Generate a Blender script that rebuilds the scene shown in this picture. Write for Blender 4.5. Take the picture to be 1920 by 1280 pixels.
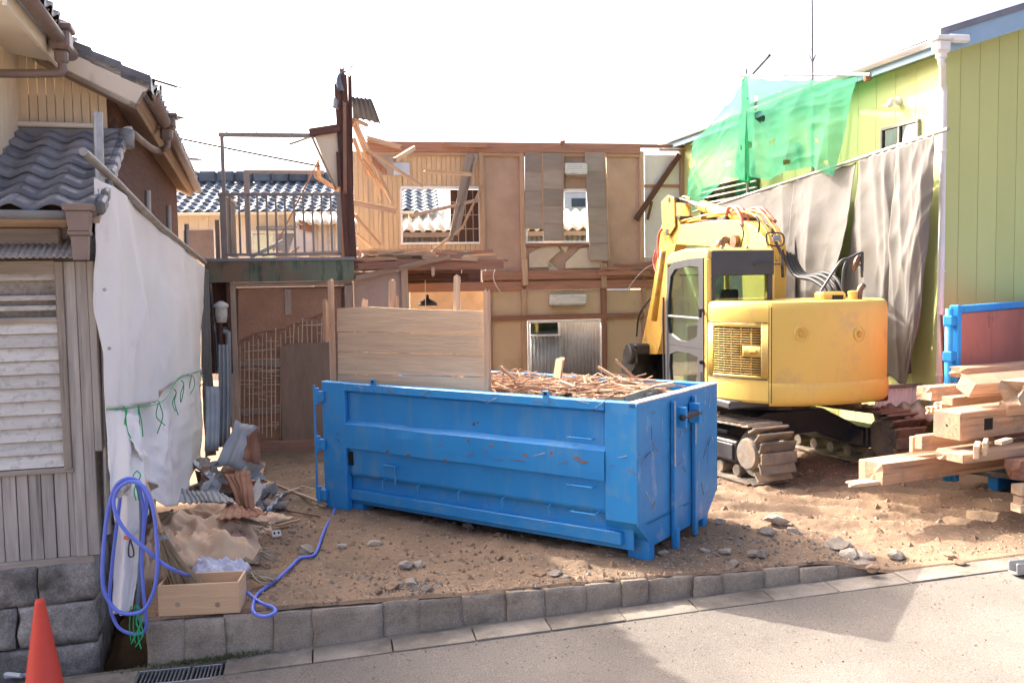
import bpy, bmesh, math, random
from mathutils import Vector, Matrix, noise
rnd = random.Random(11)
for o in list(bpy.data.objects): bpy.data.objects.remove(o)
SC = bpy.context.scene; COL = SC.collection
V = Vector; RAD = math.radians; PI = math.pi
# ---------------------------------------------------------------- camera, sky, sun, exposure
FPX = 1740.0; CAMZ = 2.6
RM = Matrix.Rotation(RAD(90-3.847), 3, 'X') @ Matrix.Rotation(RAD(-.92), 3, 'Z')
cd = bpy.data.cameras.new('camera'); cam = bpy.data.objects.new('camera', cd); COL.objects.link(cam)
cam.location = (0, 0, CAMZ); cam.rotation_euler = RM.to_euler()
cd.sensor_width = 36; cd.lens = FPX/1920*36; cd.clip_end = 3000; cd.clip_start = .1
SC.camera = cam
SUN = V((-1.7, 1.36, 1.66)).normalized()
w = bpy.data.worlds.new('World'); SC.world = w; w.use_nodes = True
nt = w.node_tree; bg = nt.nodes['Background']; sk = nt.nodes.new('ShaderNodeTexSky')
sk.sky_type = 'NISHITA'; sk.sun_disc = False
sk.sun_elevation = math.asin(SUN.z); sk.sun_rotation = math.atan2(SUN.x, SUN.y)
sk.air_density = .35; sk.dust_density = 8.0; sk.ozone_density = 0.
nt.links.new(sk.outputs[0], bg.inputs[0]); bg.inputs[1].default_value = .15
sl = bpy.data.lights.new('sun', 'SUN'); sl.energy = 1.9; sl.angle = RAD(.55); sl.color = (1, .93, .82)
so = bpy.data.objects.new('sun', sl); COL.objects.link(so); so.rotation_euler = SUN.to_track_quat('Z', 'Y').to_euler()
so.location = (-8, 11, 12)
SC.view_settings.view_transform = 'Standard'; SC.view_settings.look = 'None'
SC.view_settings.gamma = 1; SC.view_settings.use_curve_mapping = False
SC.view_settings.exposure = 2.4
# ---------------------------------------------------------------- helpers
def ray(px, py): return RM @ V(((px-960)/FPX, (640-py)/FPX, -1))
CAMP = V((0, 0, CAMZ))
def at(px, py, Y):
    r = ray(px, py); return CAMP + r*(Y/r.y)
def gz(px, py, z=0.):
    r = ray(px, py); return CAMP + r*((z-CAMZ)/r.z)
WL = {}
def tag(o, label=None, cat=None, group=None, kind=None):
    if label: o['label'] = label
    if cat: o['category'] = cat
    if group: o['group'] = group
    if kind: o['kind'] = kind
    return o
def thing(name, label, cat, loc=(0, 0, 0), group=None):
    o = bpy.data.objects.new(name, None); COL.objects.link(o); o.location = loc; WL[o.name] = V(loc)
    o.empty_display_size = .2
    return tag(o, label, cat, group)
def link(name, me, mat=None, parent=None, loc=V((0, 0, 0)), rot=None):
    o = bpy.data.objects.new(name, me); COL.objects.link(o)
    if mat and not me.materials: me.materials.append(mat)
    loc = V(loc)
    if parent: o.parent = parent; o.location = loc-WL[parent.name]
    else: o.location = loc
    WL[o.name] = loc
    if rot is not None: o.rotation_euler = rot.to_euler() if hasattr(rot, 'to_euler') else rot
    return o
# chamfered box topology
CB = []
for sx in (-1, 1):
    for sy in (-1, 1):
        for sz in (-1, 1): CB.append((sx, sy, sz))
def _ci(s): return CB.index(tuple(s))
CBF = []
for ax in range(3):
    b, c = [i for i in range(3) if i != ax]
    for s in (-1, 1):
        q = []
        for (p, r) in ((-1, -1), (1, -1), (1, 1), (-1, 1)):
            k = [0, 0, 0]; k[ax] = s; k[b] = p; k[c] = r; q.append(_ci(k)*3+ax)
        CBF.append(q)
for a_, b_ in ((0, 1), (0, 2), (1, 2)):
    c_ = 3-a_-b_
    for s in (-1, 1):
        for t in (-1, 1):
            k1 = [0]*3; k1[a_] = s; k1[b_] = t; k1[c_] = -1; k2 = list(k1); k2[c_] = 1
            CBF.append([_ci(k1)*3+a_, _ci(k2)*3+a_, _ci(k2)*3+b_, _ci(k1)*3+b_])
for i in range(8): CBF.append([i*3, i*3+1, i*3+2])
I4 = Matrix.Identity(4)
class MB:
    def __init__(s, T=I4): s.v = []; s.f = []; s.g = []; s.T = T
    def add(s, vs, fs, gs=None):
        n = len(s.v); s.v += [s.T @ V(p) for p in vs]
        s.g += [V(p) for p in (gs if gs else vs)]
        s.f += [[i+n for i in f] for f in fs]
    def obox(s, c, size, M=None, ch=.004):
        c = V(c); M = M or Matrix.Identity(3); h = [max(x, .0005)/2 for x in size]; ch = min(ch, min(h)*.45)
        o = sorted(range(3), key=lambda i: -h[i]); off = V((rnd.uniform(0, 50), rnd.uniform(0, 50), rnd.uniform(0, 50)))
        vs = []; gs = []
        for k in CB:
            for ax in range(3):
                p = V([k[i]*(h[i] if i == ax else h[i]-ch) for i in range(3)])
                vs.append(c+M @ p); gs.append(V([p[o[0]], p[o[1]], p[o[2]]])+off)
        s.add(vs, CBF, gs); return s
    def bx(s, lo, hi, ch=.004):
        lo = V(lo); hi = V(hi); d = hi-lo
        return s.obox((lo+hi)/2, [abs(x) for x in d], None, ch)
    def bar(s, p0, p1, w, h, up=(0, 0, 1), ch=.004):
        p0 = V(p0); p1 = V(p1); x = (p1-p0); L = x.length; x.normalize(); up = V(up)
        y = up.cross(x)
        if y.length < 1e-3: y = V((1, 0, 0)).cross(x)
        y.normalize(); z = x.cross(y)
        return s.obox((p0+p1)/2, (L, w, h), Matrix((x, y, z)).transposed(), ch)
    def jbar(s, p0, p1, w, h, j0=.0, j1=.0, up=(0, 0, 1), n=3):
        # timber with jagged broken ends
        p0 = V(p0); p1 = V(p1); x = p1-p0; L = x.length; x.normalize(); y = V(up).cross(x)
        if y.length < 1e-3: y = V((1, 0, 0)).cross(x)
        y.normalize(); z = x.cross(y)
        ring = []
        for i in range(n): ring.append((-w/2+w*i/n, -h/2))
        for i in range(n): ring.append((w/2, -h/2+h*i/n))
        for i in range(n): ring.append((w/2-w*i/n, h/2))
        for i in range(n): ring.append((-w/2, h/2-h*i/n))
        m = len(ring); off = V((rnd.uniform(0, 50), rnd.uniform(0, 50), 0)); vs = []; gs = []
        for e, (p, j, sg) in enumerate(((p0, j0, -1), (p1, j1, 1))):
            for (a, b) in ring:
                q = rnd.uniform(-j, j*.3)*sg*-1 if j else 0
                vs.append(p+x*(-q if False else q)+y*a+z*b); gs.append(V((L*e, a, b))+off)
            q = rnd.uniform(-j, j) if j else 0
            vs.append(p+x*q); gs.append(V((L*e, 0, 0))+off)
        fs = []
        for i in range(m):
            k = (i+1) % m
            fs.append([i, k, m+1+k, m+1+i]); fs.append([k, i, m]); fs.append([m+1+i, m+1+k, 2*m+1])
        s.add(vs, fs, gs); return s
    def tube(s, path, r, n=8, cap=True, rr=None):
        P = [V(p) for p in path]; m = len(P); vs = []; gs = []; fs = []; L = 0; pn = None
        for i, p in enumerate(P):
            t = (P[min(i+1, m-1)]-P[max(i-1, 0)]).normalized()
            if pn is None:
                pn = t.cross(V((0, 0, 1)))
                if pn.length < .05: pn = t.cross(V((1, 0, 0)))
            else: pn = pn-t*pn.dot(t)
            pn.normalize(); bn = t.cross(pn); q = rr[i] if rr else r
            if i: L += (p-P[i-1]).length
            for k in range(n):
                a = 2*PI*k/n; d = pn*math.cos(a)+bn*math.sin(a); vs.append(p+d*q); gs.append(V((L, math.cos(a)*q, math.sin(a)*q)))
        for i in range(m-1):
            for k in range(n):
                k2 = (k+1) % n; fs.append([i*n+k, i*n+k2, (i+1)*n+k2, (i+1)*n+k])
        if cap: fs.append(list(range(n))); fs.append([(m-1)*n+k for k in range(n)])
        s.add(vs, fs, gs); return s
    def poly(s, pts, ext):
        # closed prism: 3d polygon swept along ext
        pts = [V(p) for p in pts]; ext = V(ext); n = len(pts)
        vs = pts+[p+ext for p in pts]
        fs = [list(range(n)), [n+i for i in range(n)]]+[[i, (i+1) % n, n+(i+1) % n, n+i] for i in range(n)]
        s.add(vs, fs); return s
    def lathe(s, prof, c, ax=(0, 0, 1), n=16):
        c = V(c); z = V(ax).normalized(); x = z.orthogonal().normalized(); y = z.cross(x); vs = []; fs = []; m = len(prof)
        for (r, h) in prof:
            for k in range(n):
                a = 2*PI*k/n; vs.append(c+z*h+x*(r*math.cos(a))+y*(r*math.sin(a)))
        for i in range(m-1):
            for k in range(n): k2 = (k+1) % n; fs.append([i*n+k, i*n+k2, (i+1)*n+k2, (i+1)*n+k])
        fs.append(list(range(n))); fs.append([(m-1)*n+k for k in range(n)])
        s.add(vs, fs); return s
    def rock(s, c, size, seed=0, sub=2, boxy=.0, rough=.25, M=None):
        bm = bmesh.new()
        if boxy: bmesh.ops.create_cube(bm, size=1.0); bmesh.ops.subdivide_edges(bm, edges=bm.edges[:], cuts=sub*2, use_grid_fill=True)
        else: bmesh.ops.create_icosphere(bm, subdivisions=sub, radius=.5)
        vs = []
        for v in bm.verts:
            p = v.co.copy()
            if boxy: q = p.normalized()*.62; p = p*boxy+q*(1-boxy)
            else:
                for k in range(3):   # facet it
                    d = V((noise.noise(V((seed*7.1+k, 1.3, .2))), noise.noise(V((seed*3.3, k+.7, 2.2))), noise.noise(V((.4, seed*5.7, k+3.1))))).normalized()
                    e = p.dot(d)
                    if e > .3: p -= d*(e-.3)
                    if e < -.33: p -= d*(e+.33)
            q = p*2.2+V((seed*9.7, seed*3.1, 0))
            p *= 1+rough*(noise.noise(q)+.5*noise.noise(q*2.7)+.3*noise.noise(q*6))
            p = V((p.x*size[0], p.y*size[1], p.z*size[2]))
            if M: p = M @ p
            vs.append(V(c)+p)
        bm.verts.index_update(); fs = [[v.index for v in f.verts] for f in bm.faces]; bm.free()
        s.add(vs, fs); return s
    def mesh(s, name, smooth=False, c=V((0, 0, 0))):
        me = bpy.data.meshes.new(name); me.from_pydata([p-c for p in s.v], [], s.f)
        bm = bmesh.new(); bm.from_mesh(me); bmesh.ops.recalc_face_normals(bm, faces=bm.faces[:]); bm.to_mesh(me); bm.free()
        a = me.attributes.new('gc', 'FLOAT_VECTOR', 'POINT'); a.data.foreach_set('vector', [x for g in s.g for x in g])
        if smooth: me.polygons.foreach_set('use_smooth', [True]*len(me.polygons))
        return me
    def build(s, name, mat, parent=None, smooth=False, bevel=0, **kw):
        lo = V([min(p[i] for p in s.v) for i in range(3)]); hi = V([max(p[i] for p in s.v) for i in range(3)])
        c = V(((lo.x+hi.x)/2, (lo.y+hi.y)/2, lo.z if parent is None else (lo.z+hi.z)/2))
        o = link(name, s.mesh(name, smooth, c), mat, parent, c)
        if bevel:
            m = o.modifiers.new('edge', 'BEVEL'); m.width = bevel; m.segments = 2; m.limit_method = 'ANGLE'; m.angle_limit = RAD(40)
            o.data.polygons.foreach_set('use_smooth', [True]*len(o.data.polygons))
            try:
                m.harden_normals = True
            except Exception: pass
        if kw: tag(o, **kw)
        return o
def sheet(name, fn, nu, nv, mat, parent=None, th=.004, smooth=True, gc=None, drop=None, **kw):
    vs = []; gs = []; fs = []
    for j in range(nv+1):
        for i in range(nu+1):
            p = V(fn(i/nu, j/nv)); vs.append(p); gs.append(V(gc(i/nu, j/nv)) if gc else p)
    for j in range(nv):
        for i in range(nu):
            if drop and drop((i+.5)/nu, (j+.5)/nv): continue
            a = j*(nu+1)+i; fs.append([a, a+1, a+nu+2, a+nu+1])
    m = MB(); m.add(vs, fs, gs); o = m.build(name, mat, parent, smooth, **kw)
    if th:
        md = o.modifiers.new('thickness', 'SOLIDIFY'); md.thickness = th; md.offset = 0
    return o
def spline(pts, k=6):
    P = [V(p) for p in pts]; out = []
    for i in range(len(P)-1):
        a = P[max(i-1, 0)]; b = P[i]; c = P[i+1]; d = P[min(i+2, len(P)-1)]
        for j in range(k):
            t = j/k; out.append(.5*((2*b)+(c-a)*t+(2*a-5*b+4*c-d)*t*t+(3*b-a-3*c+d)*t**3))
    return out+[P[-1]]
def lerp(a, b, t): return a+(b-a)*t
def pl_interp(pts, t):
    n = len(pts)-1; k = min(int(t*n), n-1); return V(pts[k]).lerp(V(pts[k+1]), t*n-k)
class Plane:
    # vertical plane; local coords (s along, d out of the face, z)
    def __init__(s, o, ang, flip=1):
        s.o = V((o[0], o[1], 0)); a = RAD(ang); s.s = V((math.cos(a), math.sin(a), 0)); s.n = V((math.sin(a), -math.cos(a), 0))*flip
        M = Matrix.Identity(4)
        for i in range(3): M[i][0] = s.s[i]; M[i][1] = s.n[i]; M[i][2] = (0, 0, 1)[i]; M[i][3] = s.o[i]
        s.T = M
    def hit(s, px, py, d=0.):
        r = ray(px, py); o = s.o+s.n*d; t = (o-CAMP).dot(s.n)/r.dot(s.n); return CAMP+r*t
    def sz(s, px, py, d=0.):
        p = s.hit(px, py, d)-s.o; return p.dot(s.s), p.z
    def rect(s, x0, y0, x1, y1, d=0.):
        ym = (y0+y1)/2; xm = (x0+x1)/2
        return s.sz(x0, ym, d)[0], s.sz(xm, y1, d)[1], s.sz(x1, ym, d)[0], s.sz(xm, y0, d)[1]
    def W(s, a, d, z): return s.o+s.s*a+s.n*d+V((0, 0, z))
    def box(s, x0, y0, x1, y1, d0, d1, name, mat, parent, ch=.004, **kw):
        a, z0, b, z1 = s.rect(x0, y0, x1, y1, d1); return MB(s.T).bx((a, d0, z0), (b, d1, z1), ch).build(name, mat, parent, **kw)
    def bar(s, p, q, w, t, d, name, mat, parent, j=0., d2=None, **kw):
        a = s.hit(*p, d); b = s.hit(*q, d if d2 is None else d2); m = MB()
        if j: m.jbar(a, b, t, w, j, j, up=V((0, 0, 1)) if abs((b-a).normalized().z) < .8 else s.s)
        else:
            x = (b-a).normalized(); m.bar(a, b, t, w, up=s.n.cross(x))
        return m.build(name, mat, parent, **kw)
def corrug(name, p00, p10, p01, p11, pitch, amp, mat, parent=None, bend=None, th=.003, n=None, nv=1, seed=0, jag=0., **kw):
    # corrugated sheet: waves along the p00-p10 edge; bend(u,v) = extra offset
    p00, p10, p01, p11 = map(V, (p00, p10, p01, p11)); L = (p10-p00).length; k = max(3, int(L/pitch))
    nn = (p10-p00).cross(p01-p00).normalized()
    def fn(u, v):
        if jag and v in (0., 1.): v += jag*noise.noise(V((u*9, v*5, seed)))
        p = p00.lerp(p10, u).lerp(p01.lerp(p11, u), v)+nn*(amp*math.sin(u*k*2*PI))
        if bend: p = p+V(bend(u, v))
        return p
    return sheet(name, fn, n or k*6, nv, mat, parent, th, **kw)
# ---------------------------------------------------------------- materials
MATS = {}
def M(name, col, col2=None, sc=3., rough=.85, metal=0., bump=.15, bsc=30., st=(1, 1, 1), rv=.12, dirt=None, dsc=1.2, dth=(.55, .7), spec=.35, trans=0., alpha=1., coat=0., streak=None, fine=.0):
    m = bpy.data.materials.new(name); m.use_nodes = True; n = m.node_tree; N = n.nodes; L = n.links; B = N['Principled BSDF']
    def mk(t, **k):
        x = N.new(t)
        for a, b in k.items(): setattr(x, a, b)
        return x
    at_ = mk('ShaderNodeAttribute', attribute_name='gc'); oi = mk('ShaderNodeObjectInfo')
    mul = mk('ShaderNodeMath', operation='MULTIPLY'); mul.inputs[1].default_value = 31.7; L.new(oi.outputs['Random'], mul.inputs[0])
    ad = mk('ShaderNodeVectorMath', operation='ADD'); L.new(at_.outputs['Vector'], ad.inputs[0]); L.new(mul.outputs[0], ad.inputs[1])
    mp = mk('ShaderNodeMapping'); mp.inputs['Scale'].default_value = st; L.new(ad.outputs[0], mp.inputs[0])
    def nz(scale, det=5., src=mp, ro=.6):
        x = mk('ShaderNodeTexNoise'); x.inputs['Scale'].default_value = scale; x.inputs['Detail'].default_value = det; x.inputs['Roughness'].default_value = ro
        L.new(src.outputs[0], x.inputs['Vector']); return x
    def ramp(src, a, b):
        x = mk('ShaderNodeMapRange'); x.inputs[1].default_value = a; x.inputs[2].default_value = b; L.new(src, x.inputs[0]); return x.outputs[0]
    def mix(f, a, b, bt='MIX'):
        x = mk('ShaderNodeMix', data_type='RGBA', blend_type=bt)
        if isinstance(f, float): x.inputs[0].default_value = f
        else: L.new(f, x.inputs[0])
        for v, s in ((a, x.inputs[6]), (b, x.inputs[7])):
            if isinstance(v, tuple): s.default_value = v+(1,) if len(v) == 3 else v
            else: L.new(v, s)
        return x.outputs[2]
    col2 = col2 or tuple(c*.72 for c in col)
    c = mix(ramp(nz(sc).outputs[0], .33, .68), col, col2)
    if fine:
        c = mix(fine, c, mix(ramp(nz(bsc*3, 4).outputs[0], .3, .7), (.35, .35, .35), (1.5, 1.5, 1.5)), 'MULTIPLY')
    if streak:
        s2 = mk('ShaderNodeMapping'); s2.inputs['Scale'].default_value = streak[1]; L.new(ad.outputs[0], s2.inputs[0])
        c = mix(ramp(nz(streak[2], 4, s2).outputs[0], streak[3], streak[4]), c, streak[0])
    if dirt:
        f = ramp(nz(dsc, 8, ad, .65).outputs[0], dth[0], dth[1]); c = mix(f, c, dirt)
    hs = mk('ShaderNodeHueSaturation'); L.new(c, hs.inputs['Color'])
    v = mk('ShaderNodeMapRange'); v.inputs[3].default_value = 1-rv; v.inputs[4].default_value = 1+rv; L.new(oi.outputs['Random'], v.inputs[0]); L.new(v.outputs[0], hs.inputs['Value'])
    L.new(hs.outputs[0], B.inputs['Base Color'])
    B.inputs['Roughness'].default_value = rough; B.inputs['Metallic'].default_value = metal; B.inputs['Specular IOR Level'].default_value = spec
    if coat: B.inputs['Coat Weight'].default_value = coat; B.inputs['Coat Roughness'].default_value = .15
    if bump:
        b = mk('ShaderNodeBump'); b.inputs['Strength'].default_value = bump; b.inputs['Distance'].default_value = .02; L.new(nz(bsc, 6).outputs[0], b.inputs['Height']); L.new(b.outputs[0], B.inputs['Normal'])
    out = N['Material Output']; sh = B.outputs[0]
    if trans:
        t = mk('ShaderNodeBsdfTranslucent'); L.new(hs.outputs[0], t.inputs[0]); x = mk('ShaderNodeMixShader'); x.inputs[0].default_value = trans
        L.new(sh, x.inputs[1]); L.new(t.outputs[0], x.inputs[2]); sh = x.outputs[0]
    if alpha < 1:
        t = mk('ShaderNodeBsdfTransparent'); x = mk('ShaderNodeMixShader'); x.inputs[0].default_value = alpha
        L.new(t.outputs[0], x.inputs[1]); L.new(sh, x.inputs[2]); sh = x.outputs[0]
    L.new(sh, out.inputs[0]); MATS[name] = m; return m
def wood(name, c1, c2, **k):
    k.setdefault('st', (.35, 5, 5)); k.setdefault('sc', 5.); k.setdefault('bsc', 14.); k.setdefault('bump', .3); k.setdefault('rv', .2); k.setdefault('spec', .2)
    return M(name, c1, c2, **k)
def glass(name, tint, alpha, rough=.04):
    m = bpy.data.materials.new(name); m.use_nodes = True; n = m.node_tree; N = n.nodes; L = n.links
    g = N.new('ShaderNodeBsdfGlossy'); g.inputs['Roughness'].default_value = rough; g.inputs[0].default_value = (.9, .95, .95, 1)
    t = N.new('ShaderNodeBsdfTransparent'); t.inputs[0].default_value = tint+(1,); x = N.new('ShaderNodeMixShader'); x.inputs[0].default_value = alpha
    L.new(t.outputs[0], x.inputs[1]); L.new(g.outputs[0], x.inputs[2]); L.new(x.outputs[0], N['Material Output'].inputs[0]); return m
m_dirt = M('dirt', (.315, .215, .14), (.205, .145, .10), sc=1.1, bump=.6, bsc=18, dirt=(.185, .135, .095), dsc=.7, dth=(.5, .66), rough=.97, rv=0, spec=.1, fine=.35)
m_road = M('asphalt', (.215, .19, .163), (.16, .142, .124), sc=.8, bump=.35, bsc=32, rough=.93, rv=0, dirt=(.15, .135, .12), dsc=.9, dth=(.54, .72), spec=.2, fine=.75)
m_conc = M('concrete', (.29, .255, .21), (.19, .165, .135), sc=3, bump=.4, bsc=40, dirt=(.13, .11, .085), dsc=2.5, dth=(.48, .68), fine=.45)
m_stone = M('granite', (.43, .355, .275), (.26, .215, .165), sc=3, bump=.6, bsc=25, dirt=(.15, .125, .1), dsc=2.2, dth=(.54, .7), rv=.15, fine=.45)
m_stone2 = M('foundation stone', (.42, .395, .36), (.19, .18, .165), sc=6, bump=.6, bsc=25, dirt=(.07, .068, .06), dsc=2, dth=(.46, .66), rv=.3, fine=.6)
m_mortar = M('mortar', (.2, .185, .165), (.12, .11, .1), sc=5, bump=.5)
m_rock = M('rubble', (.43, .37, .30), (.28, .23, .18), sc=6, bump=.5, bsc=25, rv=.3, fine=.3)
m_tile = M('roof tile', (.22, .225, .24), (.12, .125, .14), sc=3, rough=.42, bump=.1, rv=.3, spec=.5, dirt=(.1, .1, .1), dsc=5)
m_tile_b = M('blue roof tile', (.12, .155, .20), (.07, .095, .125), sc=3, rough=.55, bump=.05, rv=.3, spec=.35)
m_cream = M('cream siding', (.78, .66, .47), (.72, .60, .43), sc=1, rough=.6, bump=.03, rv=.04)
m_creamt = M('cream trim', (.78, .71, .58), (.72, .65, .53), sc=1, rough=.6, bump=.03, rv=.05, dirt=(.4, .34, .27), dsc=2, dth=(.62, .8))
m_soffit = wood('soffit board', (.42, .32, .24), (.32, .23, .17))
m_brownp = M('brown plastic', (.22, .165, .14), (.17, .125, .11), rough=.45, bump=.03, spec=.5)
m_greyp = M('grey plastic', (.26, .27, .29), (.18, .19, .2), rough=.5, bump=.05, spec=.5, dirt=(.2, .18, .16), dsc=4)
m_oldwood = wood('weathered timber', (.40, .35, .295), (.25, .215, .18), streak=((.16, .14, .12), (.4, 9, 9), 3., .6, .75))
m_oldgrey = wood('grey board', (.44, .405, .365), (.30, .275, .25), streak=((.17, .155, .14), (.3, 9, 9), 3., .55, .75))
m_louver = M('peeling white paint', (.66, .64, .595), (.56, .535, .495), sc=9, st=(.5, 4, 4), rough=.8, bump=.3, bsc=30, dirt=(.36, .345, .32), dsc=16, dth=(.52, .72), rv=.12)
m_dark = M('dark void', (.02, .02, .02), rough=1, bump=0, rv=0)
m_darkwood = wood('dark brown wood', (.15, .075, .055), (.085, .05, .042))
m_redwood = wood('red brown beam', (.38, .20, .135), (.26, .14, .1), dirt=(.3, .22, .17), dsc=3, dth=(.58, .75))
m_wood = wood('sawn wood', (.52, .36, .245), (.38, .25, .165))
m_woodl = wood('pale split wood', (.62, .46, .32), (.48, .335, .225))
m_woodend = wood('timber', (.58, .37, .24), (.42, .255, .16), dirt=(.27, .21, .17), dsc=2.4, dth=(.5, .68), rv=.28, streak=((.25, .15, .095), (.25, 9, 9), 3., .6, .68))
m_plank = wood('weathered plank', (.62, .45, .305), (.47, .345, .235), dirt=(.25, .18, .13), dsc=2.2, dth=(.62, .75), streak=((.5, .38, .25), (.3, 6, 6), 2.2, .55, .8))
m_pine = wood('pine board', (.74, .50, .30), (.64, .42, .245), rv=.05)
m_siding = wood('wood grain panel', (.62, .45, .28), (.53, .38, .235), rv=.07, bump=.05)
m_mud = M('mud plaster', (.50, .35, .265), (.42, .285, .21), sc=2, bump=.4, bsc=20, dirt=(.38, .27, .2), dsc=1.6, dth=(.5, .75), rv=.08)
m_mudred = M('red mud wall', (.41, .225, .135), (.31, .165, .10), sc=3, bump=.6, bsc=22, dirt=(.3, .2, .14), dsc=6, dth=(.6, .72), rv=.08)
m_mudgrey = M('grey clay', (.31, .21, .145), (.24, .16, .11), sc=3, bump=.5, bsc=22, dirt=(.24, .18, .14), dsc=3, st=(3, 3, .6))
m_beige = M('beige plaster', (.60, .47, .315), (.53, .41, .27), sc=1.3, bump=.12, rv=.06, dirt=(.33, .25, .17), dsc=1, dth=(.55, .8))
m_boardg = M('grey backing board', (.33, .28, .24), (.27, .225, .195), sc=3, st=(.3, 3, 3), bump=.1, rv=.18)
m_white = M('white panel', (.72, .73, .73), (.64, .65, .66), sc=1, rough=.5, bump=.03, rv=.04, dirt=(.5, .48, .44), dsc=2, dth=(.6, .8))
m_whitep = M('white plastic', (.78, .78, .76), (.7, .7, .68), rough=.4, bump=.02, spec=.5, rv=.03)
m_ac = M('aged appliance', (.62, .62, .58), (.5, .49, .45), rough=.5, bump=.03, dirt=(.3, .27, .22), dsc=9, dth=(.55, .7))
m_galv = M('galvanised', (.42, .43, .44), (.3, .31, .32), sc=8, rough=.42, metal=.65, bump=.08, rv=.1, dirt=(.3, .25, .2), dsc=4, dth=(.6, .75))
m_pipe = M('scaffold pipe', (.42, .40, .37), (.28, .26, .24), sc=6, rough=.5, metal=.45, bump=.1, dirt=(.3, .2, .13), dsc=6, dth=(.58, .72))
m_zinc = M('grey corrugated', (.36, .37, .385), (.26, .27, .28), sc=2.5, rough=.55, metal=.35, bump=.06, dirt=(.28, .2, .15), dsc=3, dth=(.6, .78))
m_rust = M('rusty corrugated', (.35, .17, .10), (.22, .105, .07), sc=4, rough=.85, metal=.1, bump=.25, dirt=(.42, .27, .18), dsc=3)
m_bentblue = M('slate blue sheet', (.16, .19, .24), (.1, .12, .16), rough=.5, metal=.3, bump=.08)
m_alum = M('bronze aluminium', (.30, .27, .24), (.25, .22, .2), rough=.5, metal=.4, bump=.03, rv=.05)
m_fascia = M('mossy fascia', (.19, .22, .15), (.12, .15, .10), sc=2, bump=.15, dirt=(.22, .15, .1), dsc=1.2, dth=(.52, .62), streak=((.05, .07, .05), (3, .5, .5), 3., .5, .7))
m_tarpw = M('white sheet', (.90, .875, .84), (.83, .80, .765), sc=1.2, rough=.7, bump=.05, rv=.0, trans=.12, dirt=(.62, .56, .49), dsc=1.3, dth=(.6, .78))
m_tarpg = M('grey sheet', (.18, .172, .16), (.15, .142, .13), sc=1.5, rough=.9, bump=.25, bsc=9, rv=.0, trans=.1, dirt=(.165, .145, .12), dsc=1.4, dth=(.58, .75))
m_net = M('green net', (.04, .34, .19), (.03, .28, .15), sc=2, rough=.7, bump=.1, rv=0, trans=.55, alpha=.76, dirt=(.4, .32, .2), dsc=1.6, dth=(.7, .78))
m_netd = M('green net fold', (.01, .42, .17), (.01, .36, .14), sc=2, rough=.7, bump=.1, rv=0, trans=.45, alpha=.93)
m_green = M('lime siding', (.54, .58, .235), (.51, .55, .22), sc=.6, rough=.6, bump=.03, rv=.02)
m_bluef = M('pale blue fascia', (.30, .46, .62), (.26, .42, .57), rough=.5, bump=.02, rv=.02)
m_roofg = M('grey roof edge', (.2, .21, .25), rough=.5, metal=.3, bump=.02)
m_blue = M('blue paint', (.028, .30, .68), (.02, .245, .60), sc=1.3, rough=.42, bump=.07, bsc=4, rv=.02, spec=.5, dirt=(.12, .075, .055), dsc=5, dth=(.675, .72), streak=((.10, .30, .53), (2.5, 2.5, .5), 2., .5, .75))
m_bluesc = M('scraped blue paint', (.025, .22, .52), (.04, .28, .58), sc=3, rough=.42, bump=.1, bsc=5, rv=.02, spec=.5, dirt=(.10, .08, .075), dsc=4, dth=(.64, .69), streak=((.25, .38, .56), (2, 2, 1), 2.2, .6, .74))
m_redp = M('red paint', (.66, .18, .11), (.56, .15, .095), sc=2, rough=.65, bump=.08, rv=0, dirt=(.18, .07, .055), dsc=2.4, dth=(.6, .75))
m_wear = M('worn bare edge', (.6, .6, .58), (.42, .36, .32), sc=14, rough=.6, bump=.1)
m_yel = M('excavator yellow', (.72, .49, .115), (.68, .455, .105), sc=1.2, rough=.48, bump=.02, bsc=5, rv=0, spec=.4, coat=.0, dirt=(.50, .35, .16), dsc=2.2, dth=(.54, .75), streak=((.62, .42, .14), (1.5, 1.5, .25), 4., .55, .75))
m_yelw = M('worn yellow', (.62, .37, .07), (.52, .30, .06), sc=2, rough=.5, bump=.06, rv=0, dirt=(.27, .17, .09), dsc=3, dth=(.56, .7))
m_blk = M('charcoal paint', (.055, .058, .068), (.045, .047, .055), rough=.4, bump=.02, rv=0, spec=.5)
m_rub = M('black rubber', (.025, .025, .027), rough=.55, bump=.03, rv=0)
m_red = M('faded red hose', (.50, .16, .12), (.42, .12, .1), rough=.6, bump=.05, rv=.1)
m_trk = M('muddy steel', (.25, .215, .18), (.15, .13, .112), sc=5, rough=.8, metal=.25, bump=.35, bsc=22, rv=.2, dirt=(.36, .27, .18), dsc=3, dth=(.45, .65))
m_steel = M('dark steel', (.075, .075, .08), (.05, .05, .05), sc=4, rough=.5, metal=.4, bump=.1, dirt=(.25, .19, .13), dsc=2.5, dth=(.55, .7))
m_chrome = M('chrome rod', (.75, .75, .76), rough=.15, metal=1, bump=0)
m_cone = M('orange cone plastic', (.72, .075, .04), (.62, .06, .035), sc=2, rough=.5, bump=.03, spec=.4, dirt=(.35, .09, .06), dsc=3, dth=(.6, .8))
m_hose = M('blue hose', (.13, .19, .66), (.11, .16, .58), rough=.4, bump=.02, spec=.5)
m_hosed = M('blue grey hose', (.16, .24, .38), rough=.5, bump=.02)
m_str = M('green string', (.02, .42, .16), rough=.6, bump=0)
m_tan = M('tan canvas', (.82, .58, .38), (.68, .46, .30), sc=2, rough=.85, bump=.15, bsc=25, dirt=(.34, .22, .15), dsc=2, dth=(.55, .75))
m_pink = M('pink cloth', (.62, .40, .32), rough=.85, bump=.1)
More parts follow.
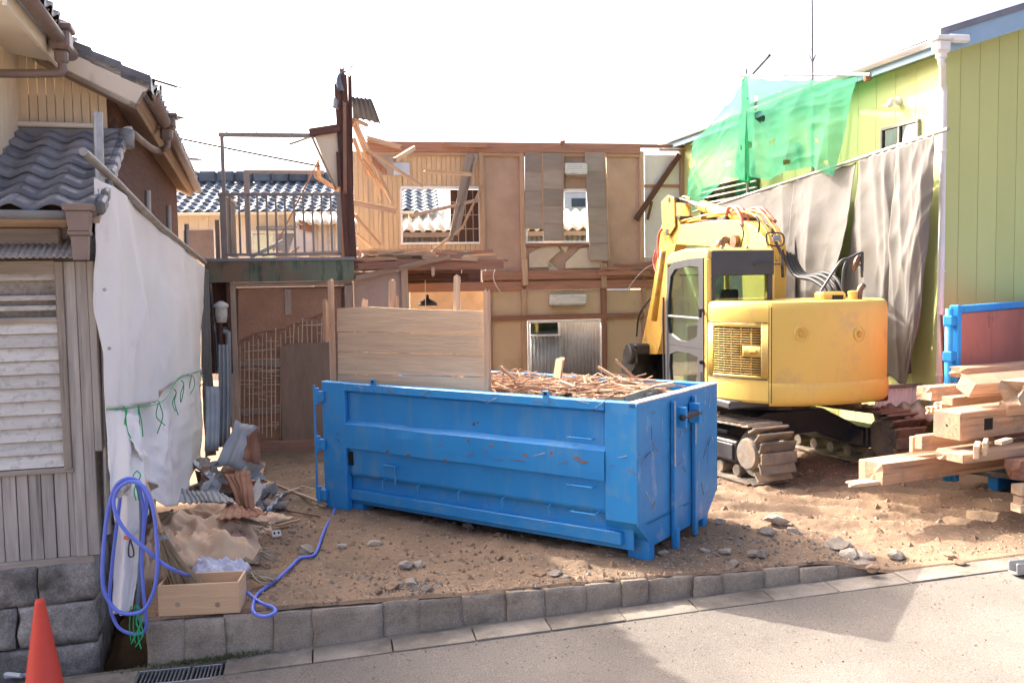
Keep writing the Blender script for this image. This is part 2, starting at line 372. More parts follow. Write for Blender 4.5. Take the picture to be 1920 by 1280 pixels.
m_bag = M('white plastic bag', (.74, .72, .80), (.66, .64, .74), rough=.45, bump=.1, trans=.2)
m_rope = M('straw rope', (.38, .31, .22), (.27, .22, .16), sc=12, bump=.3, rv=.15)
m_broom = M('broom twigs', (.36, .27, .16), (.25, .18, .11), sc=8, bump=.2)
m_leaf = M('leaf', (.10, .14, .04), (.07, .10, .03), sc=4, rough=.6, bump=0, trans=.3, rv=.3)
m_bark = M('bark', (.14, .1, .07), sc=6, bump=.4)
m_paleblue = M('pale blue cladding', (.42, .52, .60), (.37, .47, .56), rough=.6, bump=.03, rv=.05)
m_glassg = glass('tinted glass', (.75, .85, .8), .16)
m_glassd = glass('window glass', (.2, .27, .26), .14)
m_paper = M('torn wallpaper', (.62, .54, .42), (.52, .44, .34), rough=.9, bump=.1)
m_notice = M('notice paper', (.62, .7, .82), rough=.8, bump=0)
m_basket = M('green basket', (.14, .34, .04), rough=.5, bump=0)
m_copper = M('exhaust', (.26, .15, .09), (.15, .1, .08), sc=8, rough=.5, metal=.5)
# ================================================================ ground, road, kerb, gutter
K0 = gz(274, 1161); K1 = gz(1604, 1050); kd = K1-K0; KANG = math.degrees(math.atan2(kd.y, kd.x))
KP = Plane(K0, KANG); KL = kd.length
_zl = KP.sz(271, 1249); _zr = KP.sz(1566, 1081)
def roadz(s): return _zl[1]+(_zr[1]-_zl[1])*(min(max(s, -6), 8.6)-_zl[0])/(_zr[0]-_zl[0])
MB().poly([(-400, -60, -.9), (400, -60, -.9), (400, 700, -.9), (-400, 700, -.9)], (0, 0, -.2)).build('ground', m_dirt, kind='structure')
def road_fn(u, v):
    s = lerp(-25, 30, u); d = lerp(.33, 14, v**1.6); return KP.W(s, d, roadz(s)-.012-.012*min(d, 5)+.004*noise.noise(V((s*1.2, d*1.2, 0))))
sheet('road', road_fn, 160, 60, m_road, th=0, kind='structure')
def loth(s, d):
    p = V((s, d, 0)); e = -d
    h = .05*noise.noise(p*.55)+.03*noise.noise(p*1.7+V((3, 1, 0)))+.030*noise.noise(p*4.3)+.020*abs(noise.noise(p*9))+.013*noise.noise(p*17)+.006*noise.noise(p*33)
    h *= min(1, .25+e*1.2)
    # lot runs down to the road past the end of the kerb
    k = min(1, max(0, (s-5.75)/.8)); k = k*k*(3-2*k); g = min(1, max(0, e/2.2)); g = 1-g*g*(3-2*g)
    rz = roadz(s)+.01
    h = lerp(h, rz+h*.55, k*g)
    # ruts of the excavator on the right
    if s > 4.2 and e > .5: h += .045*math.sin((s*.55+e*1.0)*13+3*noise.noise(p*1.3))*min(1, (s-4.2))*max(0, 1-abs(e-1.9)/1.5)
    # a low earth bank against the excavator and soil heaped at the back left
    h += .10*math.exp(-((s-1.6)/1.2)**2-((e-4.6)/1.2)**2)*(1+.6*noise.noise(p*3))
    return h
NU, NV = 400, 290
def lot_fn(u, v):
    s = lerp(-.05, 13.5, u); e = lerp(.0, 15, v**1.5); k = min(1, max(0, (s-5.95)/.4))
    return KP.W(s, -e-.015+k*.1*max(0, 1-e/.4)+.02*noise.noise(V((s*6, 1, 4)))*(e < .01), loth(s, -e)-(.0 if e > .02 else .02))
sheet('dirt_lot', lot_fn, NU, NV, m_dirt, th=0, kind='structure')
MB(KP.T).bx((-.03, -15, -.85), (13.4, -.3, -.12), 0).build('lot_fill', m_dirt, kind='structure')
# kerb of rough granite blocks
kerb = thing('kerb', 'low kerb of rough weathered granite blocks between dirt lot and gutter', 'kerb', KP.W(2, 0, -.3))
jx = [274, 345, 420, 512, 586, 715, 785, 867, 950, 1020, 1098, 1166, 1213, 1300, 1352, 1432, 1500, 1568, 1640]
for i in range(len(jx)-1):
    a = KP.sz(jx[i], 1161-(jx[i]-274)*.0835)[0]; b = KP.sz(jx[i+1], 1161-(jx[i+1]-274)*.0835)[0]; m = (a+b)/2
    z0 = roadz(m)-.06; z1 = rnd.uniform(-.038, -.014)-(.03 if i > 16 else 0); dep = rnd.uniform(.2, .26)
    mb = MB(KP.T).rock((m, -dep/2+rnd.uniform(0, .025), (z0+z1)/2), ((b-a)*1.012, dep, (z1-z0)*1.02), i+3, 3, .98, .05)
    mb.build('stone', m_stone, kerb, smooth=True)
# gutter of precast blocks
gut = thing('gutter', 'grey concrete gutter blocks laid along the foot of the kerb', 'gutter', KP.W(2, .2, -.4))
gx = [420, 586, 735, 888, 1027, 1165, 1300, 1440, 1560, 1690, 1790, 1920, 2060]
gs = [KP.sz(x, 1235-(x-420)*.127, .2)[0] for x in gx]
for i in range(-3, len(gs)-1):
    if i < 0: a = gs[0]+i*.62; b = a+.6
    else: a = gs[i]; b = gs[i+1]
    if -1 <= i < 0: continue
    m = (a+b)/2; z = roadz(m)
    dz = rnd.uniform(-.004, .003); a += .005; b -= .005
    MB().poly([KP.W(a, .075, roadz(a)+.006+dz), KP.W(b, .075, roadz(b)+.006+dz), KP.W(b, .34, roadz(b)-.002+dz), KP.W(a, .34, roadz(a)-.002+dz)], (0, 0, -.2)).build('gutter_block', m_conc, gut, bevel=.006)
MB(KP.T).poly([KP.T.inverted() @ KP.W(s, .0, roadz(s)+.005) for s in (-3, 9.2)]+[KP.T.inverted() @ KP.W(s, .085, roadz(s)-.002) for s in (9.2, -3)], (0, 0, -.2)).build('mortar_strip', m_conc, gut)
# drain grate
gs0 = gs[0]-.64
gr = thing('drain_grate', 'steel bar drain grate set in the gutter beside the weeds', 'grate', KP.W(gs0+.3, .2, roadz(gs0)))
zg = roadz(gs0+.3)-.004
for (a, b) in ((gs0+.0, gs0+.38), (gs0+.40, gs0+.62)):
    mb = MB(KP.T); mb.bx((a, .09, zg-.04), (b, .105, zg)); mb.bx((a, .345, zg-.04), (b, .36, zg)); mb.bx((a, .105, zg-.04), (a+.012, .345, zg)); mb.bx((b-.012, .105, zg-.04), (b, .345, zg))
    mb.build('frame', m_galv, gr)
    n = int((b-a)/.031)
    for k in range(1, n):
        x = lerp(a+.012, b-.012, k/n); MB(KP.T).bx((x-.005, .106, zg-.035), (x+.005, .344, zg-.003), .001).build('bar', m_galv, gr)
MB(KP.T).bx((gs0-.02, .08, zg-.3), (gs0+.64, .37, zg-.2), 0).build('sump', m_dark, gr)
# ================================================================ old house on the left
HA = 16.; HC = gz(190, 1243, -.42); HP = Plane(HC, HA)
house = thing('old_house', 'old tiled house with stone footing, peeling white louvres and cream upper siding', 'house', HC)
def hz(y): return HP.sz(150, y)[1]
# stone footing
mb = MB(HP.T).bx((-3.6, -4, -.6), (-.045, -.045, .41), 0); mb.build('footing_core', m_mortar, house)
rows = [(-.62, -.22, [-3.0, -2.2, -1.5, -.95, -.42, 0]), (-.22, .12, [-3.1, -2.5, -1.75, -1.1, -.58, .0]), (.12, .43, [-3, -2.3, -1.6, -1.15, -.72, -.42, .0])]
k = 0
for z0, z1, xs in rows:
    for a, b in zip(xs, xs[1:]):
        k += 1
        MB(HP.T).rock(((a+b)/2, -.08, (z0+z1)/2), ((b-a)*.97, .26, (z1-z0)*.96), k+40, 3, .93, .09).build('stone', m_stone2, house, smooth=True)
for bb in range(6):
    MB(HP.T).rock((-.16, -.62-bb*.8, -.08), (.3, .76, .98), bb+90, 3, .9, .07).build('stone', m_stone2, house, smooth=True)
# body
MB(HP.T).bx((-3.6, -9, .41), (-.07, -.06, 3.05), 0).build('wall', m_oldgrey, house)
MB(HP.T).bx((-3.6, -.05, .40), (-.01, .03, .47), .01).build('sill_beam', m_oldwood, house)
# lower boards: vertical battens
x = -2.6; i = 0
while x < -.02:
    wdt = rnd.uniform(.085, .1); MB(HP.T).bx((x, -.06, .47), (min(x+wdt-.006, -.012), rnd.uniform(-.005, .012), 1.17), .004).build('board', m_oldgrey, house); x += wdt
# louvre
za, zb = hz(872), hz(598); a0 = -2.7; a1 = HP.sz(127, 730)[0]
lv = MB(HP.T).bx((a0, -.05, za), (a1, -.035, zb), 0).build('louvre_window', m_dark, house)
n = 11
for i in range(n):
    z = lerp(za, zb, i/n); h = (zb-za)/n
    M3 = Matrix.Rotation(RAD(-12), 3, 'X')
    MB(HP.T).obox(((a0+a1)/2, -.005+rnd.uniform(-.003, .003), z+h*.48), (a1-a0, .018, h*1.0), Matrix.Rotation(RAD(20+rnd.uniform(-2.5, 2.5)), 3, 'X'), .003).build('louvre_slat', m_louver, lv)
MB(HP.T).bx((a0, -.05, za-.045), (a1+.02, .04, za-.005), .005).build('sill', m_oldwood, house)
# vent opening with three slats and a basket behind
zc, zd = hz(600), hz(512)
vt = MB(HP.T).bx((a0, -.5, zc), (a1, -.45, zd), 0).build('vent_window', m_dark, house)
for yy in (518, 557, 576):
    z = hz(yy); MB(HP.T).obox(((a0+a1)/2, -.01, z), (a1-a0, .03, .05 if yy < 530 else .035), Matrix.Rotation(RAD(25), 3, 'X')).build('louvre_slat', m_louver, vt)
MB(HP.T).bx((a0, -.03, zc-.01), (a1, .03, zc+.03), .005).build('louvre_sill', m_oldwood, house)
# post boards
MB(HP.T).bx((HP.sz(113, 690)[0], .002, 1.17), (HP.sz(128, 690)[0], .05, hz(490)), .005).build('jamb', m_oldwood, house)
for (p, q, d) in ((128, 150, .02), (150, 172, .015), (172, 186, .028)):
    MB(HP.T).bx((HP.sz(p, 700)[0]+.003, -.06, .47 if d < .025 else 1.3), (HP.sz(q, 700)[0], d, hz(490)), .004).build('post_board', m_oldgrey, house)
MB(HP.T).bx((a0, -.02, hz(512)), (HP.sz(113, 690)[0], .045, hz(488)), .005).build('lintel', m_oldwood, house)
# little corrugated hood
zt = hz(462); zl = hz(484)
corrug('hood', HP.W(-2.7, .3, zl+.0), HP.W(.02, .3, zl+.0), HP.W(-2.7, -.05, zt+.06), HP.W(.02, -.05, zt+.06), .045, .008, m_oldgrey, house, n=420)
MB(HP.T).bx((-2.7, -.04, hz(468)), (-.15, .05, hz(428)), .01).build('eave_beam', m_oldwood, house)
MB(HP.T).bx((-2.7, -.04, hz(428)+.004), (-.1, .03, hz(412)), .01).build('eave_board', m_soffit, house)
# lower tiled roof
ev = .28; ez = 3.15; rise = .46; rb = 1.5
def tile_mesh(wd, ln, amp, lift=.02, th=.018, n=8):
    m = MB(); top = []; vs = []
    for j, (y, dz) in enumerate(((0, lift), (ln*.5, lift*.5), (ln, 0))):
        for i in range(n+1):
            u = i/n; z = amp*math.cos(2*PI*u*1.0+.6)+(amp*.5*math.cos(4*PI*u) if False else 0); vs.append((u*wd*1.02, y, z+dz))
    vs += [(p[0], p[1], p[2]-th) for p in vs[:n+1]]
    fs = []
    for j in range(2):
        for i in range(n): a = j*(n+1)+i; fs.append([a, a+1, a+n+2, a+n+1])
    for i in range(n): fs.append([3*(n+1)+i, 3*(n+1)+i+1, i+1, i])
    m.add(vs, fs); return m.mesh('tile', True)
def tile_roof(parent, org, right, up, nc, nr, me, wd, ex, mat, skip=None):
    right = V(right).normalized(); up = V(up).normalized(); nn = right.cross(up).normalized(); Rm = Matrix((right, up, nn)).transposed()
    for r in range(nr):
        for c in range(nc):
            p = V(org)+right*(c*wd)+up*(r*ex)+nn*rnd.uniform(-.003, .004)
            if skip and skip(p): continue
            link('tile', me, mat, parent, p, Rm @ Matrix.Rotation(rnd.uniform(-.008, .008), 3, 'Z'))
me = tile_mesh(.275, .3, .028, .045, .035)
up = (HP.s*0-HP.n*1+V((0, 0, rise)))
lroof = MB(HP.T).poly([(-2.8, ev-.02, ez-.03), (.17, ev-.02, ez-.03), (.17, -rb, ez-.03+rise*(ev+rb)), (-2.8, -rb, ez-.03+rise*(ev+rb))], (0, 0, -.05)).build('roof', m_soffit, house)
nrow = 8; ex = math.hypot(1, rise)*(ev+rb)/nrow
tile_roof(lroof, HP.W(-2.05-.275*1, ev+.03, ez+.02), HP.s, up, 9, nrow, me, .275, ex, m_tile)
# verge tiles on the right edge
for r in range(nrow):
    p = HP.W(.17, ev-r*(ev+rb)/nrow, ez+.0+rise*r*(ev+rb)/nrow); q = HP.W(.17, ev-(r+1.05)*(ev+rb)/nrow, ez+rise*(r+1.05)*(ev+rb)/nrow)
    MB().bar(p+V((0, 0, .03+.0)), q+V((0, 0, .0)), .09, .11, ch=.02).build('verge_tile', m_tile, lroof)
# flashing against upper wall
zf = ez+rise*(ev+rb)
MB(HP.T).bx((-1.05, -rb-.02, zf-.06), (.19, -rb+.1, zf+.07), .02).build('flashing', m_greyp, house)
MB(HP.T).bx((-1.05, -rb+.08, zf+.06), (.0, -rb+.13, zf+.105), .01).build('flashing_trim', m_creamt, house)
MB().bar(HP.W(-1.02, -rb, zf+.08), HP.W(-1.02, .1, zf-.6), .26, .12, ch=.03).build('valley_cap', m_tile, house)
MB().bar(HP.W(-1.16, -rb, zf+.18), HP.W(-1.16, .1, zf-.5), .12, .2, ch=.01).build('valley_trim', m_creamt, house)
# front gutter, leader head and pipes of the lower roof
def half_gutter(name, p, q, r, mat, parent):
    p = V(p); q = V(q); x = (q-p).normalized(); y = V((0, 0, 1)).cross(x).normalized(); vs = []; n = 9
    def fn(u, v):
        a = PI*v+PI; return p.lerp(q, u)+y*(r*math.cos(a))+V((0, 0, r*math.sin(a)))
    return sheet(name, fn, 2, n, mat, parent, .006)
half_gutter('gutter_trough', HP.W(-2.8, ev+.09, ez+.03), HP.W(-.02, ev+.09, ez+.0), .06, m_greyp, house)
for sx in (-1.5, -.75): MB().tube([HP.W(sx, ev+.15, ez+.03), HP.W(sx, ev+.15, ez-.05), HP.W(sx, ev+.02, ez-.09)], .007, 6).build('gutter_hook', m_greyp, house)
mb = MB(); c = HP.W(.05, ev+.09, ez)
for (h0, h1, w0, w1) in ((.05, .0, .105, .1), (.0, -.15, .085, .07), (-.15, -.18, .08, .07), (-.18, -.36, .06, .05)):
    a = HP.s*1; b = HP.n*1
    q = [c+a*(sx*w0)+b*(sy*w0)+V((0, 0, h0)) for sx, sy in ((-1, -1), (1, -1), (1, 1), (-1, 1))]+[c+a*(sx*w1)+b*(sy*w1)+V((0, 0, h1)) for sx, sy in ((-1, -1), (1, -1), (1, 1), (-1, 1))]
    mb.add(q, [[0, 1, 2, 3], [4, 5, 6, 7], [0, 1, 5, 4], [1, 2, 6, 5], [2, 3, 7, 6], [3, 0, 4, 7]])
mb.build('leader_head', m_brownp, house, bevel=.008)
pts = [HP.hit(-40, 322, -.6), HP.hit(20, 342, -.55), HP.hit(160, 385, .05), HP.hit(172, 400, .3)]
MB().tube(spline(pts, 4), .035, 10).build('downpipe', m_brownp, house, smooth=True)
MB().tube([HP.hit(5, 315, -.58), HP.hit(5, 350, -.52)], .055, 10).build('pipe_collar', m_brownp, house, smooth=True)
# upper storey, siding boards
UP = Plane(HP.W(0, -rb-.06, 0), HA)
uR = UP.sz(205, 200)[0]; uL = UP.sz(38, 200)[0]
MB(UP.T).bx((uL-3, -8, 3.2), (uR-.01, -.02, 4.35), 0).build('upper_wall_core', m_cream, house)
n = 10
for i in range(n):
    a = lerp(uL, uR-.02, i/n); b = lerp(uL, uR-.02, (i+1)/n)
    MB(UP.T).bx((a+.003, -.03, zf-.05), (b-.003, .01, 5.02-.53*((a+b)/2-uL)), .004).build('siding_board', m_cream, house)
MB(UP.T).bx((uR-.02, -8.2, 2.6), (uR+.05, .0, 4.7), .01).build('side_wall', m_darkwood, house)
# nearer wing: side wall facing right
wa = uL
for i in range(8):
    MB(UP.T).bx((wa-.03, .0+i*.19+.003, 3.3), (wa+.008, .19*(i+1)-.003, 4.95), .004).build('siding_board', m_cream, house)
MB(UP.T).bx((wa-3, .0, 3.3), (wa-.03, 1.5, 4.9), 0).build('wing_core', m_cream, house)
# wing eave, gutter and leader
GA = UP.hit(118, 118, .35); GB = GA+UP.n*1.9
zg_ = GA.z
def off(p, ds, dz, dn=0): return V(p)+UP.s*ds+V((0, 0, dz))+UP.n*dn
MB().poly([off(GA, -.06, .0), off(GA, -.75, .12), off(GB, -.75, .12), off(GB, -.06, .0)], (0, 0, .03)).build('eave_soffit', m_creamt, house)
MB().poly([off(GA, -.06, -.04), off(GB, -.06, -.04), off(GB, -.03, .16), off(GA, -.03, .16)], UP.s*.03).build('fascia_board', m_creamt, house)
half_gutter('gutter_trough', off(GA, .07, .08), off(GB, .07, .08), .06, m_brownp, house)
for i in range(5): MB().tube([off(GA, .0, .1, .15+i*.3), off(GA, .07, .015, .15+i*.3), off(GA, .14, .1, .15+i*.3)], .008, 6).build('gutter_hook', m_brownp, house)
up2 = (-UP.s+V((0, 0, .5)))
me2 = tile_mesh(.275, .3, .03, .04, .03)
wroof = MB().poly([off(GA, .08, .12), off(GB, .08, .12), off(GB, -1.2, .76), off(GA, -1.2, .76)], (0, 0, .03)).build('roof', m_soffit, house)
tile_roof(wroof, off(GA, .10, .16, 1.9), -UP.n, up2, 7, 3, me2, .275, .27, m_tile)
mb = MB(); c = off(GA, .08, .06, .55)
mb.obox(c+V((0, 0, .0)), (.16, .2, .16), UP.T.to_3x3(), .02); mb.obox(c+V((0, 0, .1)), (.2, .24, .06), UP.T.to_3x3(), .015); mb.obox(c+V((0, 0, -.13)), (.1, .1, .12), UP.T.to_3x3(), .03)
mb.build('leader_head', m_brownp, house)
MB().tube(spline([c+V((0, 0, -.18)), c+V((0, 0, -.24)), c-UP.s*.1+V((0, 0, -.27)), c-UP.s*.8+V((0, 0, -.3))], 4), .035, 10).build('downpipe', m_brownp, house, smooth=True)
# main gable roof: barge board, soffit, right-hand eave running back
BP = Plane(UP.W(0, .28, 0), HA)
def bp(px, py): return BP.hit(px, py, 0)
b1 = [bp(82, 72), bp(278, 165), bp(250, 203), bp(82, 118)]
MB().poly(b1, -BP.n*.05).build('barge_board', m_creamt, house)
MB().poly([bp(78, 62), bp(281, 158), bp(278, 168), bp(78, 74)], -BP.n*.08+BP.n*.02).build('barge_cap', m_creamt, house)
eL = 9.0; E0 = bp(276, 172); ridge = bp(-120, -30)
bk = -BP.n*eL
MB().poly([bp(250, 203), bp(60, 108), bp(60, 100), bp(262, 197)], bk).build('soffit', m_soffit, house)
MB().poly([bp(250, 203), bp(256, 205), bp(274, 172), bp(268, 172)], bk).build('fascia_board', m_soffit, house)
groof = MB().poly([bp(276, 163), bp(-120, -26), bp(-120, -33), bp(281, 157)], bk).build('roof', m_soffit, house)
sd = (bp(-120, -30)-bp(281, 158)).normalized()
# verge tiles along the gable (big overlapping caps)
for i in range(9):
    p = bp(283, 158)+sd*(i*.27)+V((0, 0, .03)); q = p+sd*.285+V((0, 0, -.012))
    MB().poly([p+V((0, 0, -.09)), q+V((0, 0, -.09)), q+V((0, 0, .035)), p+V((0, 0, .05))], -BP.n*.25).build('verge_tile', m_tile, groof, bevel=.006)
# eave end tiles down the right side
tile_roof(groof, bp(283, 160)+V((0, 0, .03))-BP.n*.2, -BP.n, -sd*-1, 30, 2, me2, .275, .27, m_tile)
gp = bp(283, 178)
half_gutter('gutter_trough', gp+BP.n*.02, gp+bk, .065, m_brownp, house)
for i in range(14): c = gp-BP.n*(.1+i*.6); MB().tube([c-BP.s*.07+V((0, 0, .03)), c+V((0, 0, -.07)), c+BP.s*.07+V((0, 0, .02))], .008, 6).build('gutter_hook', m_brownp, house)
c = gp-BP.n*1.55+BP.s*.01
mb = MB(); mb.obox(c+V((0, 0, -.0)), (.2, .24, .12), BP.T.to_3x3(), .02); mb.obox(c+V((0, 0, -.12)), (.13, .14, .14), BP.T.to_3x3(), .03); mb.obox(c+V((0, 0, .07)), (.25, .27, .04), BP.T.to_3x3(), .012)
mb.build('leader_head', m_brownp, house)
MB().tube(spline([c+V((0, 0, -.18)), c+V((0, 0, -.26)), c-BP.s*.12+V((0, 0, -.3))+BP.n*.1, UP.hit(245, 247, .12)], 5), .035, 10).build('downpipe', m_brownp, house, smooth=True)
MB().tube(spline([UP.hit(248, 247, .12), UP.hit(235, 250, .14), UP.hit(232, 275, .2)], 5), .05, 10).build('downpipe', m_creamt, house, smooth=True)
MB().tube([UP.hit(237, 246, .16), UP.hit(237, 276, .2)], .07, 10).build('pipe_collar', m_greyp, house, smooth=True)
# basket in the vent
bk_ = thing('plastic_basket', 'green plastic basket glimpsed behind the open vent slats', 'basket', HP.W(-.75, -.3, zc+.02))
for i in range(4): z = zc+.04+i*.075; MB(HP.T).bx((-1.4, -.3, z), (a1-.18, -.28, z+.025)).build('band', m_basket, bk_)
for i in range(22): x = lerp(-1.4, a1-.19, i/21); MB(HP.T).bx((x, -.29, zc+.04), (x+.01, -.275, zc+.29), .001).build('rib', m_basket, bk_)
# ================================================================ demolished house
DA = 10.
WP = Plane(at(960, 600, 20.2), DA)          # surviving rear wall
FP = Plane(at(560, 700, 14.4), DA)          # remains of the front left corner
demo = thing('demolished_house', 'half demolished two storey timber house with broken posts and exposed rooms', 'house', WP.W(0, 0, 0))
wb = lambda *a, **k: WP.box(*a[:4], *a[4:6], a[6], a[7], demo, **k)
# upper storey: wood grain boards round the left window
n = 26
for i in range(n):
    x0 = 664+i*9.1; x1 = x0+9.1-.6
    if x0 < 750: wb(x0, 284, x1, 484, -.02, 0, 'wall_board', m_siding, ch=.003)
    else:
        wb(x0, 284, x1, 352, -.02, 0, 'wall_board', m_siding, ch=.003); wb(x0, 457, x1, 484, -.02, 0, 'wall_board', m_siding, ch=.003)
wb(664, 284, 750, 484, -.05, -.03, 'wall_or_shade_backing', m_siding); wb(750, 284, 900, 350, -.05, -.03, 'wall_or_shade_backing', m_siding); wb(750, 457, 900, 546, -.05, -.03, 'wall_or_shade_backing', m_darkwood)  # last panel is dark to stand in for the shaded void under the deck
for (r, nm) in (((751, 349, 903, 354), 'window_frame'), ((751, 454, 903, 458), 'window_frame'), ((751, 354, 755, 454), 'window_frame'), ((898, 354, 903, 454), 'window_frame')):
    wb(*r, -.08, .03, nm, m_whitep)
wb(845, 356, 898, 454, -.07, -.05, 'sliding_panel', m_darkwood)
for x in (858, 872, 886): wb(x, 356, x+2, 454, -.05, -.035, 'lattice_bar', m_soffit)
for y in (378, 402, 428): wb(845, y, 898, y+2, -.035, -.025, 'lattice_bar', m_soffit)
# roof plate and upper rails
wb(688, 267, 1201, 286, -.12, .08, 'roof_plate', m_redwood, ch=.01)
wb(690, 286.5, 1205, 293, -.02, .05, 'rail', m_wood)
WP.bar((1190, 274), (1305, 275), .07, .08, .02, 'broken_rafter', m_redwood, demo, j=.12)
WP.bar((1240, 281), (1312, 281), .05, .05, .12, 'broken_rafter', m_wood, demo, j=.1)
WP.bar((833, 271), (912, 273), .10, .08, .12, 'loose_board', m_redwood, demo, j=.06)
WP.bar((690, 260), (750, 276), .10, .08, .12, 'loose_board', m_wood, demo, j=.06)
MB().rock(WP.hit(1054, 268, .1), (.14, .1, .14), 5, 2, 0, .5).build('broken_joint', m_redwood, demo)
# posts
for (a, b, y0, y1) in ((899, 909, 280, 470), (977, 986, 284, 705), (1200, 1208, 284, 500), (1276, 1285, 280, 480), (1128, 1138, 500, 705), (1205, 1212, 520, 705), (915, 923, 545, 705)):
    wb(a, y0, b, y1, -.06, .06, 'post', m_redwood if a < 1190 and y0 > 300 else m_wood, ch=.008)
# plaster bays
wb(909, 291, 977, 508, -.06, -.01, 'plaster_panel', m_mud)
wb(1138, 291, 1200, 500, -.06, -.01, 'plaster_panel', m_mud)
wb(1056, 291, 1100, 354, -.06, -.02, 'plaster_panel', m_mud)
wb(986, 458, 1138, 508, -.06, -.02, 'plaster_panel', m_mud)
wb(1104, 354, 1138, 458, -.06, -.02, 'plaster_panel', m_mud)
for (r) in ((985, 354, 1106, 359), (985, 452, 1106, 456), (985, 359, 989, 452), (1102, 359, 1106, 452)):
    wb(*r, -.08, .04, 'window_frame', m_whitep)
wb(986, 456, 1112, 462, -.02, .06, 'window_sill', m_redwood)
# hanging backing boards, ruled into squares
def hang(x0, y0, x1, y1, tilt, nseg, d):
    pts = [(x0, y0), (x1, y0), (x1+tilt, y1), (x0+tilt, y1)]
    p = [WP.hit(*q, d) for q in pts]
    for k in range(nseg):
        a = p[0].lerp(p[3], k/nseg); b = p[1].lerp(p[2], k/nseg); c = p[1].lerp(p[2], (k+1)/nseg-.003); e = p[0].lerp(p[3], (k+1)/nseg-.003)
        MB().poly([a, b, c, e], WP.n*.02).build('backing_board', m_boardg, demo)
    for k in range(nseg+1):
        a = p[0].lerp(p[3], min(.99, k/nseg)); b = p[1].lerp(p[2], min(.99, k/nseg)); MB().bar(a+WP.n*.024, b+WP.n*.024, .008, .016).build('batten', m_soffit, demo)
    MB().bar(p[1]+WP.n*.03, p[2]+WP.n*.03, .02, .03, up=WP.s).build('batten', m_wood, demo)
hang(984, 287, 1017, 430, 0, 4, .07)
hang(1019, 288, 1056, 452, -1, 5, .1)
hang(1096, 287, 1133, 490, 10, 6, .1)
wb(1012, 290, 1060, 356, -.06, -.02, 'plaster_panel', m_mud)
# torn wallpaper under the window
for pts in ([(992, 476), (1018, 462), (1045, 460), (1050, 470), (1028, 490), (1040, 500), (992, 502)], [(1060, 492), (1088, 466), (1108, 462), (1112, 480), (1130, 492), (1128, 502), (1060, 503)], [(1024, 490), (1040, 500), (1058, 516), (1046, 518), (1030, 508)], [(1050, 462), (1066, 462), (1060, 474)]):
    MB().poly([WP.hit(*q, .015) for q in pts], WP.n*.008).build('torn_paper', m_paper, demo)
# white bays at the right with brace
wb(1209, 291, 1277, 346, -.05, -.01, 'white_board', m_white)
wb(1209, 351, 1277, 482, -.05, -.01, 'white_board', m_white)
wb(1207, 346, 1277, 351, -.03, .04, 'rail', m_redwood)
WP.bar((1274, 290), (1192, 412), .12, .05, .08, 'brace', m_darkwood, demo)
WP.bar((1222, 378), (1214, 412), .06, .03, .1, 'brace', m_darkwood, demo)
# floor band between the storeys
wb(905, 506, 1235, 523, -.12, .1, 'floor_beam', m_redwood, ch=.01)
wb(760, 527, 1240, 544, -.12, .06, 'floor_beam', m_redwood, ch=.01)
wb(905, 521, 1235, 529, -.12, .0, 'rail', m_wood)
for (p, q, w_) in (((1140, 505), (1250, 490), .1), ((1160, 498), (1262, 502), .07), ((1130, 510), (1215, 512), .12)):
    WP.bar(p, q, w_, .06, .15, 'splintered_board', m_redwood, demo, j=.15)
for (a, y0, y1) in ((985, 486, 535), (1133, 494, 540)): wb(a-5, y0, a+5, y1, .0, .13, 'stub_post', m_wood)
# ground storey
wb(770, 544, 916, 705, -.8, -.7, 'plaster_panel', m_beige)
wb(923, 544, 978, 705, -.06, -.01, 'plaster_panel', m_beige); wb(986, 544, 1128, 592, -.06, -.01, 'plaster_panel', m_beige)
wb(1138, 544, 1206, 705, -.06, -.01, 'plaster_panel', m_beige); wb(1212, 500, 1290, 705, -.06, -.01, 'plaster_panel', m_beige)
wb(921, 589, 1208, 599, -.03, .075, 'rail', m_redwood)
for r in ((991, 600, 1131, 604), (991, 604, 994, 705), (1128, 604, 1131, 705)): wb(*r, -.06, .05, 'door_frame', m_whitep)
a, z0, b, z1 = WP.rect(994, 604, 1128, 706, -.3)
corrug('corrugated_fence', WP.W(a, -.3, -.05), WP.W(b, -.3, -.05), WP.W(a, -.3, z1+.2), WP.W(b, -.3, z1+.2), .075, .012, m_zinc, demo)
corrug('corrugated_fence', WP.W(a, -.24, -.05), WP.W((a+b)/2-.1, -.24, -.05), WP.W(a, -.24, z1-.35), WP.W((a+b)/2-.1, -.24, z1-.35), .075, .012, m_zinc, demo)
wb(995, 605, 1048, 627, -.22, -.18, 'small_window', m_glassd); wb(1048, 604, 1051, 630, -.22, -.1, 'mullion', m_whitep); wb(994, 627, 1048, 630, -.22, -.1, 'mullion', m_whitep)
# second storey deck and front corner
fb = lambda *a, **k: FP.box(*a[:4], *a[4:6], a[6], a[7], demo, **k)
fb(664, 486, 946, 506, -.16, 0, 'deck_beam', m_redwood, ch=.012)
fb(756, 513, 880, 525, -.9, -.75, 'deck_beam', m_darkwood, ch=.012)
fb(666, 510, 756, 720, -.08, -.03, 'plaster_panel', m_mud)
fb(754, 505, 767, 720, -.12, .03, 'post', m_wood, ch=.01)
s0 = FP.sz(664, 490)[0]; s1 = FP.sz(900, 490)[0]; zdk = FP.sz(800, 487)[1]
for i in range(12):
    d = -.1-i*.42; e = s1+rnd.uniform(-.3, .25)
    MB(FP.T).bx((s0, d-.4, zdk), (e, d-.004, zdk+.022), .003).build('floor_board', m_wood, demo)
for i in range(6): x = s0+.2+i*.38; MB(FP.T).bx((x, -5.2, zdk-.13), (x+.06, -.17, zdk-.004), .005).build('joist', m_darkwood, demo)
